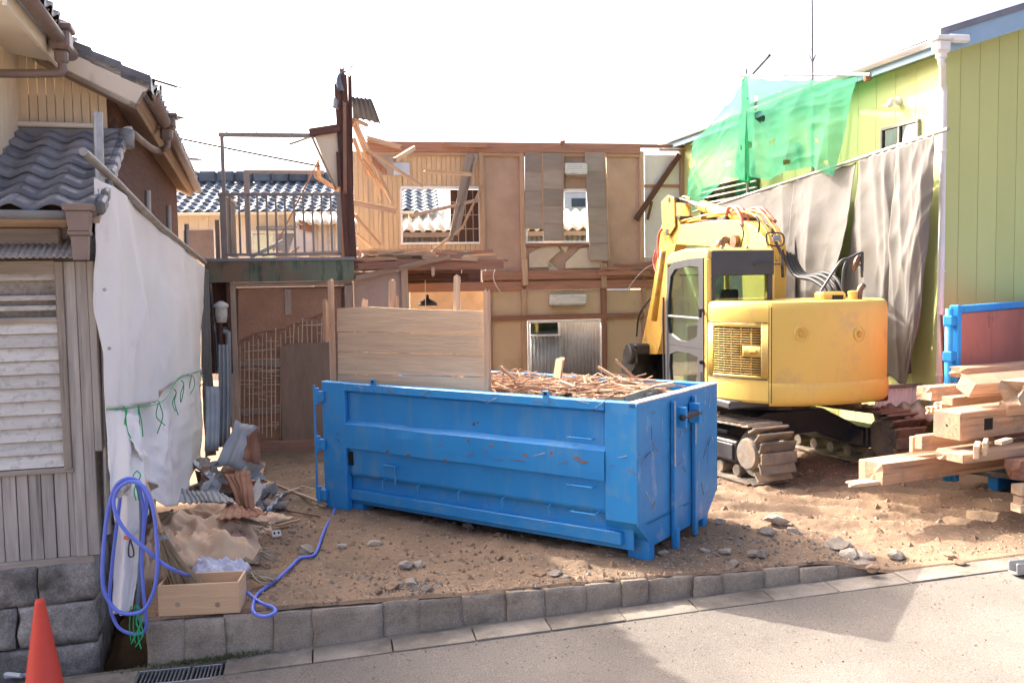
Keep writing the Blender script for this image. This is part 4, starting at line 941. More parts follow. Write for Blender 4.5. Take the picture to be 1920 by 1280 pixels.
# ---------------------------------------------------------------- white sheet fence on the left
FA = Plane((at(180, 312, 7.15).x, 7.15, 0), 90+math.degrees(math.atan2(1.17, 6.1)))
def fence_pt(px, py):
    return FA.hit(px, py)
fa0 = at(157, 285, 6.95); 
MB().tube([at(156, 284, 6.9), at(215, 338, 7.6), at(300, 424, 9.6), at(384, 492, 13.2)], .032, 12).build('scaffold_pipe', m_pipe, label='long scaffold pipe along the top of the white sheet fence', cat='pipe')
MB().tube([at(183, 211, 7.4), at(188, 360, 7.4), at(200, 1000, 7.4)], .036, 12).build('scaffold_pipe', m_galv, label='upright galvanised pipe at the near end of the white sheet fence', cat='pipe')
for (x, y0, Y, lab) in ((277, 357, 9.0, 'short grey pipe end standing above the white sheet, nearest one'), (316, 385, 10.5, 'rusty pipe end above the white sheet near the cables'), (350, 420, 12., 'green grey pipe end above the far part of the white sheet')):
    MB().tube([at(x, y0, Y+.25), at(x+1, y0+75, Y+.25)], .03, 10).build('scaffold_pipe', m_pipe, label=lab, cat='pipe')
FN = V((.98, .19, 0))
Ys = [7.15, 7.7, 8.6, 10.0, 13.2]
tops = [at(180, 333, 7.15), at(222, 355, 7.7), at(262, 388, 8.6), at(310, 438, 10), at(383, 502, 13.2)]
seam = [at(190, 766, 7.15), at(244, 762, 7.7), at(298, 750, 8.6), at(330, 708, 10), at(372, 695, 13.2)]
ws = thing('white_sheet_fence', 'tall white plastic sheeting laced along the left side of the lot', 'sheet', gz(300, 950))
cloth('upper_sheet', tops, seam, 140, 60, m_tarpw, FN, .13, 5.5, 3.3, ws, crum=.006)
seam2 = [at(194, 752, 7.3), at(240, 752, 7.82), at(288, 752, 8.72), at(328, 702, 10.15), at(374, 690, 13.2)]
bot = [at(236, 850, 7.2), at(272, 900, 7.6), at(300, 950, 8.2), at(322, 948, 9.2), at(366, 868, 12.6)]
cloth('lower_sheet', seam2, bot, 100, 50, m_tarpw, FN, .16, 3.6, 7.7, ws, crum=.014)
cloth('grey_end_sheet', [at(372, 500, 13.4), at(388, 505, 13.6)], [at(378, 860, 13.2), at(402, 852, 13.4)], 20, 40, m_tarpg, FN, .1, 2, 2.7, ws)
# twisted tail of the sheet hanging into the drain
cloth('sheet_tail', [at(196, 762, 7.22), at(228, 770, 7.3), at(256, 778, 7.5)], [at(222, 1000, 7.0), at(245, 1000, 6.98), at(270, 960, 7.2)], 30, 30, m_tarpw, FN-V((0, .6, 0)), .08, 2, 5.1, ws)
cloth('sheet_tail', [at(224, 925, 7.0), at(245, 922, 6.98), at(272, 930, 7.05)], [at(214, 1146, 6.95), at(232, 1150, 6.9), at(250, 1140, 6.95)], 30, 36, m_tarpw, (0, -1, 0), .07, 2, 11.1, ws)
for i, (x, y, Y) in enumerate([(222, 760, 7.3), (252, 758, 7.7), (290, 752, 8.5), (318, 728, 9.4), (332, 712, 10), (352, 702, 11.4), (370, 697, 12.8), (247, 880, 6.95), (245, 1130, 6.88), (252, 1150, 6.88)]):
    for k in range(2):
        p = at(x, y, Y)+V((.06, -.05, 0)); MB().tube(spline([p, p+V((rnd.uniform(-.03, .05), 0, -.04)), p+V((rnd.uniform(-.04, .04), 0, -.14)), p+V((rnd.uniform(-.05, .05), 0, -rnd.uniform(.2, .3)))], 4), .005, 5).build('tie_string', m_str, ws)
MB().tube(spline([a_+V((.06, -.05, 0)) for a_ in seam], 6), .005, 5).build('lacing', m_str, ws)
for (x, y) in ((196, 543), (205, 653)): MB().lathe([(.014, 0), (.014, .006), (.008, .006)], at(x, y, 7.03), (.3, -1, 0), 10).build('eyelet', m_galv, ws)
lp = MB().tube([at(222, 925, 6.8), at(262, 885, 7.6)], .036, 12).build('scaffold_pipe', m_pipe, label='low pipe end on which the blue hose hangs', cat='pipe')
# ================================================================ blue skip
F0 = V((1.1, 8.2, 0)); la = V((-math.cos(RAD(35)), math.sin(RAD(35)), 0)); wa_ = V((la.y, -la.x, 0))
DT = Matrix.Identity(4)
for i in range(3): DT[i][0] = la[i]; DT[i][1] = wa_[i]; DT[i][2] = (0, 0, 1)[i]; DT[i][3] = F0[i]
DL = 4.0; DW = 1.82; DH = 1.48
sk_ = thing('waste_skip', 'large blue steel waste skip filled with wood scrap', 'skip', F0+la*DL/2+wa_*DW/2)
def D(): return MB(DT)
def db(lo, hi, nm, mt=m_blue, ch=.008): return D().bx(lo, hi, ch).build(nm, mt, sk_)
zb0 = .38
for side in (0, 1):
    y = 0 if side == 0 else DW; o = 1 if side == 0 else -1
    def yy(a, b): return (min(y+o*a, y+o*b), max(y+o*a, y+o*b))
    p, q = yy(0, .09); db((0, p, zb0), (.33, q, DH), 'corner_post'); db((DL-.36, p, .02), (DL, q, DH), 'corner_post')
    p, q = yy(-.015, .085); db((.33, p, DH-.09), (DL-.36, q, DH), 'top_rail')
    # dented panel skin
    def skin(u, v):
        s = lerp(.33, DL-.36, u); z = lerp(zb0+.05, DH-.09, v); dd = .055+.012*noise.noise(V((s*1.6, z*2.2, side)))+.006*noise.noise(V((s*5, z*5, 3)))
        return DT @ V((s, y+o*dd, z))
    spn = sheet('side_panel', skin, 60, 20, m_blue, sk_, .006)
    a_, b_ = (.03, .07)
    def rib(u, v):
        s = lerp(.33, DL-.36, u); k = v*3; dent = .02*math.exp(-((s-2.75)/.12)**2)
        pts = [(.06, 1.06), (-.005, 1.015), (-.005, .75), (.06, .735)]; i = min(int(k), 2); f = k-i
        d = lerp(pts[i][0], pts[i+1][0], f); z = lerp(pts[i][1], pts[i+1][1], f)
        d += (dent if z > .95 else 0)+.006*noise.noise(V((s*3, z*4, 7))); z += .008*noise.noise(V((s*1.4, 1, 2)))
        return DT @ V((s, y+o*d, z))
    sheet('side_rib', rib, 60, 9, m_blue, spn, .006, smooth=False)
    # sloped underside and bottom rail
    p, q = yy(.11, .13); db((.1, p, .1), (DL-.3, q, .5), 'underside_plate')
    p, q = yy(.05, .15); db((.2, p, .15), (DL-.3, q, .27), 'bottom_rail')
# front left tie hooks, handles, lugs
for s in (.42, .95, 1.5, 2.05, 2.6, 3.1): D().tube([(s, .06, zb0+.06), (s, .0, zb0+.05), (s-.01, .0, zb0-.03)], .008, 6).build('rope_hook', m_wear if s > 9 else m_blue, sk_)
for (s, z) in ((.45, 1.12), (.45, .67), (.42, .42)):
    D().tube([(s, .03, z), (s, -.02, z), (s+.27, -.02, z+.0), (s+.27, .03, z)], .009, 6).build('handle', m_blue, sk_)
D().tube([(2.9, .05, .6), (2.9, -.01, .61), (3.06, -.01, .61), (3.06, .05, .6)], .012, 6).build('handle', m_blue, sk_)
D().tube([(2.9, -.01, .61), (2.9, -.01, .42)], .01, 6).build('latch_rod', m_blue, sk_)
for s in (.92, 3.15):
    D().bx((s, -.02, DH-.07), (s+.07, .0, DH+.06)).build('rim_lug', m_blue, sk_); D().bx((s+.02, -.024, DH+.02), (s+.05, -.02, DH+.045), 0).build('lug_hole', m_dark, sk_)
D().bx((DL-.43, .03, .55), (DL-.37, .05, .70), 0).build('slot', m_dark, sk_)
for (s, z) in ((1.6, .96), (2.7, .76), (2.2, .755), (.62, .93), (3.0, .77), (.9, .95), (.55, .9), (1.9, .98), (1.2, .9)):
    m = D(); c = V((s, -.013, z))
    pts = [(s+math.cos(a)*rnd.uniform(.012, .04)*(2 if s < .7 else 1), -.012, z+math.sin(a)*rnd.uniform(.008, .02)) for a in [k*PI/4 for k in range(8)]]
    m.poly(pts, (0, .003, 0)).build('rust_scab', m_rust, sk_)
for k in range(30):
    s = rnd.uniform(.05, DL-.45); z = rnd.choice([rnd.uniform(.78, 1.0), rnd.uniform(.5, 1.3), rnd.uniform(1.40, 1.46)]); a = rnd.gauss(0, .5); L_ = rnd.uniform(.02, .12); w_ = rnd.uniform(.002, .005)
    y = -.013 if .76 < z < 1.0 and s > .34 else (-.019 if z > 1.39 and s > .34 else (-.004 if s < .32 else None))
    if y is None: continue
    if s < .32: L_ = min(L_, .05)
    ca, sa = math.cos(a)*L_, math.sin(a)*min(L_, .05)
    D().poly([(s-ca, y, z-sa-w_), (s+ca, y, z+sa-w_*.4), (s+ca, y, z+sa+w_*.4), (s-ca*.9, y, z-sa+w_)], (0, .003, 0)).build('scrape', rnd.choice([m_rust, m_rust, m_wear]), sk_)
for k in range(34):
    y = rnd.uniform(.08, DW-.1); z = rnd.uniform(.42, 1.35); a = rnd.gauss(1.2, .7); L_ = rnd.uniform(.015, .1); w_ = rnd.uniform(.002, .005)
    if abs(y-.7) < .06 or abs(y-1.18) < .06: continue
    D().poly([(-.016, y-math.cos(a)*L_, z-math.sin(a)*L_-w_), (-.016, y+math.cos(a)*L_, z+math.sin(a)*L_), (-.016, y+math.cos(a)*L_+w_, z+math.sin(a)*L_), (-.016, y-math.cos(a)*L_+w_, z-math.sin(a)*L_+w_)], (.003, 0, 0)).build('scrape', rnd.choice([m_rust, m_wear, m_wear, m_steel]), sk_)
# floor and inside
db((.05, .15, .3), (DL-.05, DW-.15, .34), 'floor_plate', m_steel)
# right-hand end wall (front of the skip)
def endskin(u, v):
    y = lerp(.0, DW, u); z = lerp(zb0-.04, DH, v); return DT @ V((.004+.01*noise.noise(V((y*2, z*2, 5)))*min(1, u*8, (1-u)*8), y, z))
sheet('end_panel', endskin, 40, 30, m_bluesc, sk_, .012)
D().poly([(-.002, .0, zb0-.02), (-.002, DW, zb0-.02), (-.002, DW-.28, .12), (-.002, .28, .12)], (.03, 0, 0)).build('end_apron', m_bluesc, sk_)
D().poly([(-.003, .0, zb0+.02), (-.003, .28, .12), (.45, .28, .12), (.33, .0, zb0+.02)], (0, .012, 0)).build('corner_chamfer', m_blue, sk_)
for y in (.70, 1.18):
    db((-.055, y-.035, .02), (-.012, y+.035, DH-.06), 'end_channel', m_bluesc); db((-.059, y-.04, .80 if y < 1 else .95), (-.0555, y-.018, DH-.065), 'worn_edge', m_wear, .001)
db((-.13, .76, 1.16), (-.012, .80, 1.36), 'hook_plate'); db((-.13, 1.08, 1.16), (-.012, 1.12, 1.36), 'hook_plate')
D().tube([(-.1, .74, 1.26), (-.1, 1.14, 1.26)], .032, 12).build('hook_bar', m_steel, sk_, smooth=True)
D().bx((-.01, .0, DH-.012), (.09, DW, DH+.004), .003).build('worn_rim', m_wear, sk_)
D().bx((.0, .0, DH-.05), (.08, DW, DH-.013), .004).build('end_rail', m_blue, sk_)
for (lo, hi) in (((.0, .22, -.06), (.22, .34, .2)), ((-.08, .67, -.06), (-.012, .73, .2)), ((.0, 1.46, -.06), (.22, 1.58, .2)), ((DL-.5, .1, -.06), (DL-.02, .3, .1)), ((DL-.5, 1.5, -.06), (DL-.02, 1.7, .1))):
    db(lo, hi, 'foot')
# tail doors with hinges
db((DL-.02, .05, .15), (DL+.03, DW-.05, DH-.06), 'tail_door')
for z in (1.25, .70, .12):
    db((DL-.06, -.045, z), (DL+.07, .0, z+.12), 'hinge_strap'); D().tube([(DL+.05, -.03, z-.03), (DL+.05, -.03, z+.15)], .03, 10).build('hinge_pin', m_blue, sk_)
D().tube([(DL+.085, -.03, .12), (DL+.085, -.03, 1.43)], .014, 8).build('lock_rod', m_blue, sk_)
# --- content
PP = Plane(F0+wa_*.16, math.degrees(math.atan2(-la.y, -la.x)))
pw = thing('plank_partition', 'upright partition of four wide weathered planks standing in the blue skip', 'partition', PP.hit(770, 740))
ys = [577, 622, 660, 702, 742, 775]
for i in range(5):
    t0, t1 = ys[i], ys[i+1]; dx = rnd.uniform(-2, 2)
    pts = [(632+dx, t0+1), (690, t0-2 if i == 0 else t0+1), (780, t0+3), (912+dx, t0+6), (913+dx, t1+4), (780, t1+1.4), (690, t1-.6), (632+dx, t1-.5)]
    dd_ = [0, .012, .003, .014, .005][i]
    m = MB().poly([PP.hit(*q, dd_) for q in pts], -PP.n*.028); m.g = [V(((p-PP.o).dot(PP.s)+i*7.3, p.z, 0)) for p in m.v]; m.build('plank', m_plank, pw)
for (p, q, w_, d, mt) in [((620, 528), (626, 760), .05, .04, m_wood), ((913, 548), (915, 760), .05, .03, m_wood), ((611, 566), (611, 640), .05, -.02, m_wood), ((735, 530), (735, 760), .06, -.08, m_wood), ((857, 522), (851, 760), .05, -.08, m_woodl), ((684, 566), (684, 760), .05, -.08, m_woodl), ((742, 562), (738, 740), .05, -.12, m_woodl)]:
    MB().jbar(PP.hit(*p, d), PP.hit(*q, d), .05, w_, .05, 0, up=PP.s).build('batten', mt, pw)
m = MB()
for i in range(800):   # splinters
    c = DT @ V((rnd.uniform(.35, 2.6), rnd.uniform(.25, DW-.2), 1.32+rnd.random()*.2)); a = rnd.gauss(2.5, .8); e = V((math.cos(a), math.sin(a), rnd.gauss(0, .14)))*rnd.uniform(.1, .5)
    for cl in (DT.inverted() @ (c+e), DT.inverted() @ (c-e)):
        if not (.14 < cl.x < 3.5 and .16 < cl.y < DW-.14): e *= .25
    m.bar(c-e, c+e, rnd.uniform(.006, .022), rnd.uniform(.005, .012), ch=.0)
m.build('wood_scraps', m_woodend, kind='stuff', label='loose heap of split laths and splinters filling the blue skip', cat='wood scrap')
for k in range(34):
    c = V((rnd.uniform(.45, 2.4), rnd.uniform(.3, DW-.35), 1.40+rnd.random()*.1)); a = rnd.gauss(.2, .7); e = V((math.cos(a), math.sin(a), rnd.gauss(0, .12)))*rnd.uniform(.12, .38)
    if not (.2 < c.y-abs(e.y) and c.y+abs(e.y) < DW-.18 and c.x-abs(e.x) > .15): e *= .4
    mt, cl_ = rnd.choice([(m_wood, 'brown'), (m_woodl, 'pale'), (m_plank, 'grey weathered'), (m_redwood, 'red brown'), (m_woodend, 'stained')])
    MB().jbar(DT @ (c-e), DT @ (c+e), rnd.uniform(.04, .1), rnd.uniform(.012, .03), .03, .03).build('scrap_board', mt, label='broken '+cl_+' board in the skip load '+('near the wooden sash' if c.x < 1.1 else 'in the middle of the heap' if c.x < 1.8 else 'beside the plank partition'), cat='board', group='broken boards in the skip load')
hm = lambda u, v: DT @ V((lerp(.1, DL-.1, u), lerp(.1, DW-.1, v), 1.22+.10*math.sin(min(1, u*3)*PI/2)+.09*noise.noise(V((u*9, v*5, 1)))+.05*noise.noise(V((u*25, v*12, 1)))-.12*(u < .15)))
sheet('rubble_fill', hm, 70, 40, m_woodend, None, 0, kind='stuff', label='rough layer of broken wood and earth inside the blue skip', cat='wood scrap')
# window frame lying on top
wf = thing('window_sash', 'flat rectangular wooden sash lying on the scrap at the right end', 'sash', DT @ V((.9, 1, 1.3)))
fr = [DT @ V(p) for p in ((1.35, .5, 1.40), (.35, .42, 1.43), (.33, 1.0, 1.46), (1.3, 1.12, 1.44))]
for i in range(4): MB().bar(fr[i], fr[(i+1) % 4], .035, .10).build('frame_rail', m_wood, wf)
brd = [((1050, 715), (1130, 742), 'thin reddish board lying flat across the middle of the skip scrap'), ((1158, 678), (1200, 700), 'broken red board end sticking up at the back of the skip'), ((1050, 675), (1042, 712), 'short pale stick poking up at the middle of the skip'), ((940, 690), (1020, 735), 'long lath slanting beside the plank partition'), ((1205, 728), (1258, 715), 'pale stick pointing right beyond the wooden frame'), ((1090, 735), (1170, 740), 'wide split board nearest the front rim'), ((1125, 690), (1190, 712), 'reddish plank leaning on the back rim near the excavator arm')]
for k, (p, q, lab) in enumerate(brd):
    Y = 9.2+(.6 if p[1] < 700 else 0); MB().jbar(at(p[0], p[1], Y+rnd.uniform(-.1, .1)), at(q[0], q[1]+(18 if p[1] < 700 else 4), Y), rnd.uniform(.03, .14), .025, .04, .04).build('scrap_board', rnd.choice([m_wood, m_woodl, m_woodend]), label=lab, cat='board', group='boards on the skip load')
# ================================================================ excavator
EB = 14.; b = RAD(EB); EC = V((3.62, 12.95, 0))
rv_ = V((math.cos(b), math.sin(b), 0)); fv = V((-math.sin(b), math.cos(b), 0))
ET = Matrix.Identity(4)
for i in range(3): ET[i][0] = rv_[i]; ET[i][1] = fv[i]; ET[i][2] = (0, 0, 1)[i]; ET[i][3] = EC[i]
ex_ = thing('excavator', 'yellow short tail excavator on muddy tracks with its back to the street', 'excavator', EC)
def E(): return MB(ET)
# tracks
ta = RAD(24); tf = V((math.sin(ta), -math.cos(ta), 0)); tr = V((math.cos(ta), math.sin(ta), 0))
def TT(o):
    m = Matrix.Identity(4)
    for i in range(3): m[i][0] = tr[i]; m[i][1] = tf[i]; m[i][2] = (0, 0, 1)[i]; m[i][3] = o[i]
    return m
shoe = MB(); shoe.bx((-.27, -.07, -.012), (.27, .07, .012), .006)
for yy_ in (-.045, .045): shoe.bx((-.27, yy_-.008, .012), (.27, yy_+.008, .027), .004)
shoe_me = shoe.mesh('track_shoe'); shoe_me.materials.append(m_trk)
for sd_ in (-1, 1):
    o = EC+tr*(sd_*1.09); T = TT(o); R_ = .355; hl = 1.12; zc_ = .385
    per = 4*hl+2*PI*R_; ns = int(per/.13)
    def tb(lo, hi, nm, mt=m_steel, ch=.02, par=None): return MB(T).bx(lo, hi, ch).build(nm, mt, par or ex_)
    tfm = tb((-.17, -hl, .22), (.17, hl-.25, .50), 'track_frame', m_steel)
    for k in range(ns):
        d = (k+.3)/ns*per
        if d < 2*hl: y, z, a = -hl+d, zc_+R_, 0.
        elif d < 2*hl+PI*R_: a = (d-2*hl)/R_; y, z = hl+R_*math.sin(a), zc_+R_*math.cos(a)
        elif d < 4*hl+PI*R_: y, z, a = hl-(d-2*hl-PI*R_), zc_-R_, PI
        else: a = PI+(d-4*hl-PI*R_)/R_; y, z = -hl+R_*math.sin(a), zc_+R_*math.cos(a)
        if a == 0: z -= .02*math.sin((y+hl)/(2*hl)*PI)
        link('track_shoe', shoe_me, None, tfm, T @ V((0, y, z)), T.to_3x3() @ Matrix.Rotation(-a, 3, 'X'))
    tb((-.2, -hl+.3, .26), (-.171, hl-.3, .46), 'frame_plate', m_blk, .02, tfm)
    for e in (-1, 1):
        MB(T).lathe([(.29, -.1), (.3, -.08), (.3, .08), (.29, .1)], (0, e*hl, zc_), (1, 0, 0), 24).build('sprocket', m_trk, tfm)
        MB(T).lathe([(.2, 0), (.2, .07), (.18, .10), (.05, .105)], (-.12 if sd_ < 0 else .12, e*hl, zc_), (-1 if sd_ < 0 else 1, 0, 0), 24).build('final_drive', m_trk, tfm, smooth=False)
    for k in range(6): MB(T).lathe([(.07, -.16), (.08, -.14), (.08, .14), (.07, .16)], (0, -.85+k*.34, .13), (1, 0, 0), 14).build('roller', m_trk, tfm)
    for k in range(14): MB(T).rock((rnd.uniform(-.26, .2), rnd.uniform(-.9, 1), zc_+R_+.03), (rnd.uniform(.08, .2), rnd.uniform(.08, .15), .04), k, 1, 0, .4).build('mud_clod', m_dirt, tfm)
T = TT(EC)
MB(T).poly([(-1.0, .32, .28), (-.45, .42, .42), (.45, .42, .42), (1.0, .62, .22), (1.0, .62, .50), (.5, .5, .76), (-.5, .5, .76), (-1.0, .34, .55)], (0, -1.0, 0)).build('car_body', m_blk, ex_, bevel=.02)
E().lathe([(.52, .76), (.55, .78), (.55, .9), (.5, .94)], (0, 0, 0), (0, 0, 1), 32).build('slew_ring', m_steel, ex_)
E().bx((-1.15, -1.0, .9), (1.18, 1.1, 1.0), .02).build('deck_frame', m_blk, ex_)
# counterweight: plan outline, lofted with rounded rims
def plan(off=0., tail=0.):
    P = [(1.22, .25), (1.22, -.55), (1.19, -.85), (1.08, -1.12), (.88, -1.32), (.55, -1.44), (.2, -1.485), (-.15, -1.48), (-.45, -1.43), (-.70, -1.34), (-.76, -1.30)]
    P2 = [(-.95, -1.08), (-1.10, -.82), (-1.17, -.62), (-1.19, -.46)]
    return P, P2
def loft(pts, zs, nm, mt, inner=.5, smooth=True):
    # pts: plan outline (open at front); zs: list of (z, shrink)
    m = E(); vs = []; fs = []; n = len(pts); cx, cy = 0, .1
    for (z, k) in zs:
        for (x, y) in pts:
            r = math.hypot(x-cx, y-cy); f = (r-k)/r; vs.append((cx+(x-cx)*f, min(.25, cy+(y-cy)*f) if y < .2 else y, z))
    for j in range(len(zs)-1):
        for i in range(n-1): a = j*n+i; fs.append([a, a+1, a+n+1, a+n])
    for j in (0, len(zs)-1): fs.append([j*n+i for i in range(n)])
    m.add(vs, fs); o = m.build(nm, mt, ex_, smooth); md = o.modifiers.new('edge', 'EDGE_SPLIT'); md.split_angle = RAD(32); return o
P, P2 = plan()
def dens(P, k=4): return [tuple(p)[:2] for p in spline([(a, b_, 0) for a, b_ in P], k)]
CW = dens(P)
loft(CW, [(.95, .10), (.965, .05), (1.0, .015), (1.05, .0), (1.20, .0), (1.235, .012), (1.25, .022)], 'counterweight', m_yel)
cwt = loft(CW, [(1.25, .024), (1.27, .022), (2.16, .022), (2.22, .03), (2.255, .055), (2.27, .1)], 'counterweight', m_yel)
GR = dens([(-.765, -1.295)]+P2)
loft(GR, [(.99, .04), (1.02, .02), (1.25, .02), (1.30, .03)], 'side_skirt', m_yel)
grl = loft(GR, [(1.30, .30), (2.0, .30)], 'radiator_grille', m_steel)
loft(GR, [(2.0, .03), (2.05, .02), (2.16, .022), (2.22, .03), (2.255, .055), (2.27, .1)], 'engine_hood', m_yel)
hp_ = [(x*.92, .1+(y-.1)*.92) for x, y in CW+GR[1:]]
E().poly([(x, y, 2.2) for x, y in hp_], (0, 0, .064)).build('hood_top', m_yel, ex_)
# grille slats follow the curved corner
def gpt(t, k=0.):   # t 0..1 along corner outline
    f = t*(len(GR)-1); i = min(int(f), len(GR)-2); x = lerp(GR[i][0], GR[i+1][0], f-i); y = lerp(GR[i][1], GR[i+1][1], f-i); r = math.hypot(x, y-.1); q = (r-k)/r; return x*q, .1+(y-.1)*q
def strip(t0, t1, z0, z1, k0, nm, mt, th=.02, n=10):
    def fn(u, v): x, y = gpt(lerp(t0, t1, u), k0); return ET @ V((x, y, lerp(z0, z1, v)))
    return sheet(nm, fn, n, 1, mt, grl, th)
strip(.0, .10, 1.30, 2.0, .03, 'grille_frame', m_yel); strip(.80, 1, 1.30, 2.0, .03, 'grille_frame', m_yel); strip(.1, .80, 1.3, 1.335, .03, 'grille_frame', m_yel); strip(.1, .80, 1.94, 2.0, .03, 'grille_frame', m_yel)
for i in range(19):
    z = 1.35+i*.031; t0 = .1
    if 1.58 < z < 1.70: t0 = .30
    strip(t0, .80, z, z+.011, .03, 'grille_slat', m_yelw, .012, 6)
for t in (.2, .32, .44, .56, .68): strip(t, t+.012, 1.34, 1.94, .045, 'grille_bar', m_yelw, .01, 1)
strip(.1, .30, 1.575, 1.71, .028, 'latch_plate', m_yel); strip(.15, .22, 1.61, 1.66, .012, 'latch', m_yelw)
# round lifting sockets in the counterweight
for (px, py) in ((1503, 625), (1612, 626)):
    r = ray(px, py)
    inv = ET.inverted(); o_ = inv @ CAMP; d_ = inv.to_3x3() @ r
    # march against the plan outline
    for k in range(2500):
        p = o_+d_*(9.0+k*.002); ok = False
        for i in range(len(CW)-1):
            (x0, y0), (x1, y1) = CW[i], CW[i+1]
            if min(x0, x1) <= p.x <= max(x0, x1) and y0 < -.4:
                yl = lerp(y0, y1, (p.x-x0)/(x1-x0) if x1 != x0 else 0)
                if p.y >= yl+.02: ok = True
        if ok: break
    nrm_ = V((p.x, p.y-.1-.35, 0)).normalized()
    E().lathe([(.10, -.02), (.10, .004), (.085, .016), (.07, .004), (.07, -.015)], p, nrm_, 24).build('socket_ring', m_yel, cwt, smooth=True)
    E().lathe([(.045, -.02), (.045, .012), (.03, .022)], p, nrm_, 6).build('socket_bolt', m_yelw, cwt)
for (x0, z0, z1) in ((-.74, 1.0, 2.2),):
    E().tube([(x0-.01, -1.335, z0), (x0-.01, -1.335, z1)], .006, 6).build('panel_seam', m_rub, cwt)
strip(.02, 1, 1.285, 1.295, .012, 'panel_seam', m_rub, .006); strip(.02, 1, 2.0, 2.008, .012, 'panel_seam', m_rub, .006)
# cab
cx0, cx1, cy0, cy1, cz0, cz1 = -1.17, -.17, -.42, .95, 1.0, 2.96
def cabp(x, y, z):  return (x, y, z)
prof = [(cy0-.01, cz1-.14), (cy0+.0, cz1-.05), (cy0+.05, cz1-.01), (cy0+.14, cz1+.01), (.3, cz1+.02), (cy1-.2, cz1-.02), (cy1-.04, cz1-.08), (cy1+.02, cz1-.2)]
cab = E().poly([(cx0, y, z) for y, z in prof], (cx1-cx0, 0, 0)).build('cab', m_yel, ex_, bevel=.035)
for (lo, hi, nm) in (((cx0, cy0, cz0), (cx0+.12, cy0+.10, cz1-.12), 'cab_pillar'), ((cx1-.12, cy0, cz0), (cx1, cy0+.10, cz1-.12), 'cab_pillar'), ((cx1-.07, cy1-.07, cz0), (cx1, cy1, cz1-.12), 'cab_pillar'), ((cx0, cy1-.07, cz0), (cx0+.07, cy1, cz1-.12), 'cab_pillar')):
    E().bx(lo, hi, .03).build(nm, m_yel, cab)
rf = []
n = 5
prof = [(cy0-.01, cz1-.14), (cy0+.0, cz1-.05), (cy0+.05, cz1-.01), (cy0+.14, cz1+.01), (.3, cz1+.02), (cy1-.2, cz1-.02), (cy1-.04, cz1-.08), (cy1+.02, cz1-.2)]

E().bx((cx0+.06, cy0-.02, cz1-.36), (cx1-.03, cy0+.03, cz1-.03), .02).build('rear_valance', m_blk, cab)
E().bx((cx0+.06, cy0-.015, 2.27), (cx0+.11, cy0+.02, cz1-.36), .01).build('rear_window_trim', m_blk, cab); E().bx((cx1-.12, cy0-.015, 2.27), (cx1-.05, cy0+.02, cz1-.36), .01).build('rear_window_trim', m_blk, cab)
E().bx((cx0+.11, cy0+.0, 2.22), (cx1-.12, cy0+.008, cz1-.36), 0).build('rear_window', m_glassg, cab)
E().bx((cx0+.1, cy0, cz0), (cx1-.1, cy0+.03, 2.26), .01).build('rear_panel', m_blk, cab)
E().bx((cx1-.03, cy0+.1, cz0), (cx1, cy1-.07, 2.2), .01).build('right_panel', m_yel, cab); E().bx((cx1-.02, cy0+.1, 2.2), (cx1-.012, cy1-.07, cz1-.15), 0).build('right_window', m_glassg, cab)
E().bx((cx0+.07, cy1-.03, 1.3), (cx1-.07, cy1-.022, cz1-.2), 0).build('windscreen', m_glassg, cab)
E().bx((cx0, cy0, .98), (cx1, cy1, 1.02), .01).build('cab_floor', m_blk, cab)
# door with two panes
def dp(y, z): return (cx0-.012, y, z)
def door_ring(outer, inner, nm, mt, th=.05):
    vs = [V(dp(*p)) for p in outer]+[V(dp(*p)) for p in inner]; n = len(outer); m = E(); v2 = vs+[p+V((th, 0, 0)) for p in vs]; fs = []
    for i in range(n):
        k = (i+1) % n; fs += [[i, k, n+k, n+i], [2*n+i, 2*n+k, 3*n+k, 3*n+i], [i, k, 2*n+k, 2*n+i], [n+i, n+k, 3*n+k, 3*n+i]]
    m.add(v2, fs); return m.build(nm, mt, cab)
dy0, dy1 = cy0+.10, cy1-.05
def ring(pts, n=24):
    return [tuple(p)[:2] for p in (pl_interp([(a, b_, 0) for a, b_ in pts+[pts[0]]], i/n) for i in range(n))]
up_o = [(dy0, 1.62), (dy0, 2.05), (dy0, 2.45), (dy0, 2.84), (dy0+.4, 2.84), (dy1-.25, 2.80), (dy1-.08, 2.72), (dy1, 2.3), (dy1+.03, 1.9), (dy1+.03, 1.62), (.5, 1.62), (.1, 1.62)]
up_i = [(dy0+.2, 1.78), (dy0+.14, 2.05), (dy0+.12, 2.45), (dy0+.14, 2.72), (dy0+.4, 2.74), (dy1-.3, 2.70), (dy1-.16, 2.6), (dy1-.08, 2.3), (dy1-.06, 1.95), (dy1-.1, 1.78), (.5, 1.70), (.2, 1.69)]
door_ring(ring(up_o, 36), ring(up_i, 36), 'door_frame', m_blk)
lo_o = [(dy0, 1.02), (dy0, 1.3), (dy0, 1.616), (.1, 1.616), (.5, 1.616), (dy1+.03, 1.616), (dy1+.03, 1.3), (dy1+.03, 1.02), (.5, 1.02), (.1, 1.02)]
lo_i = [(dy0+.25, 1.12), (dy0+.17, 1.3), (dy0+.16, 1.5), (.1, 1.54), (.5, 1.54), (dy1-.12, 1.48), (dy1-.10, 1.3), (dy1-.14, 1.1), (.5, 1.08), (.1, 1.08)]
door_ring(ring(lo_o, 30), ring(lo_i, 30), 'door_frame', m_blk)
E().bx((cx0+.01, dy0+.1, 1.66), (cx0+.018, dy1-.02, 2.76), 0).build('door_window', m_glassg, cab); E().bx((cx0+.01, dy0+.14, 1.06), (cx0+.018, dy1-.06, 1.56), 0).build('door_window', m_glassg, cab)
E().bx((cx0-.014, dy0+.12, 2.02), (cx0-.002, dy1-.06, 2.045), .003).build('window_bar', m_greyp, cab)
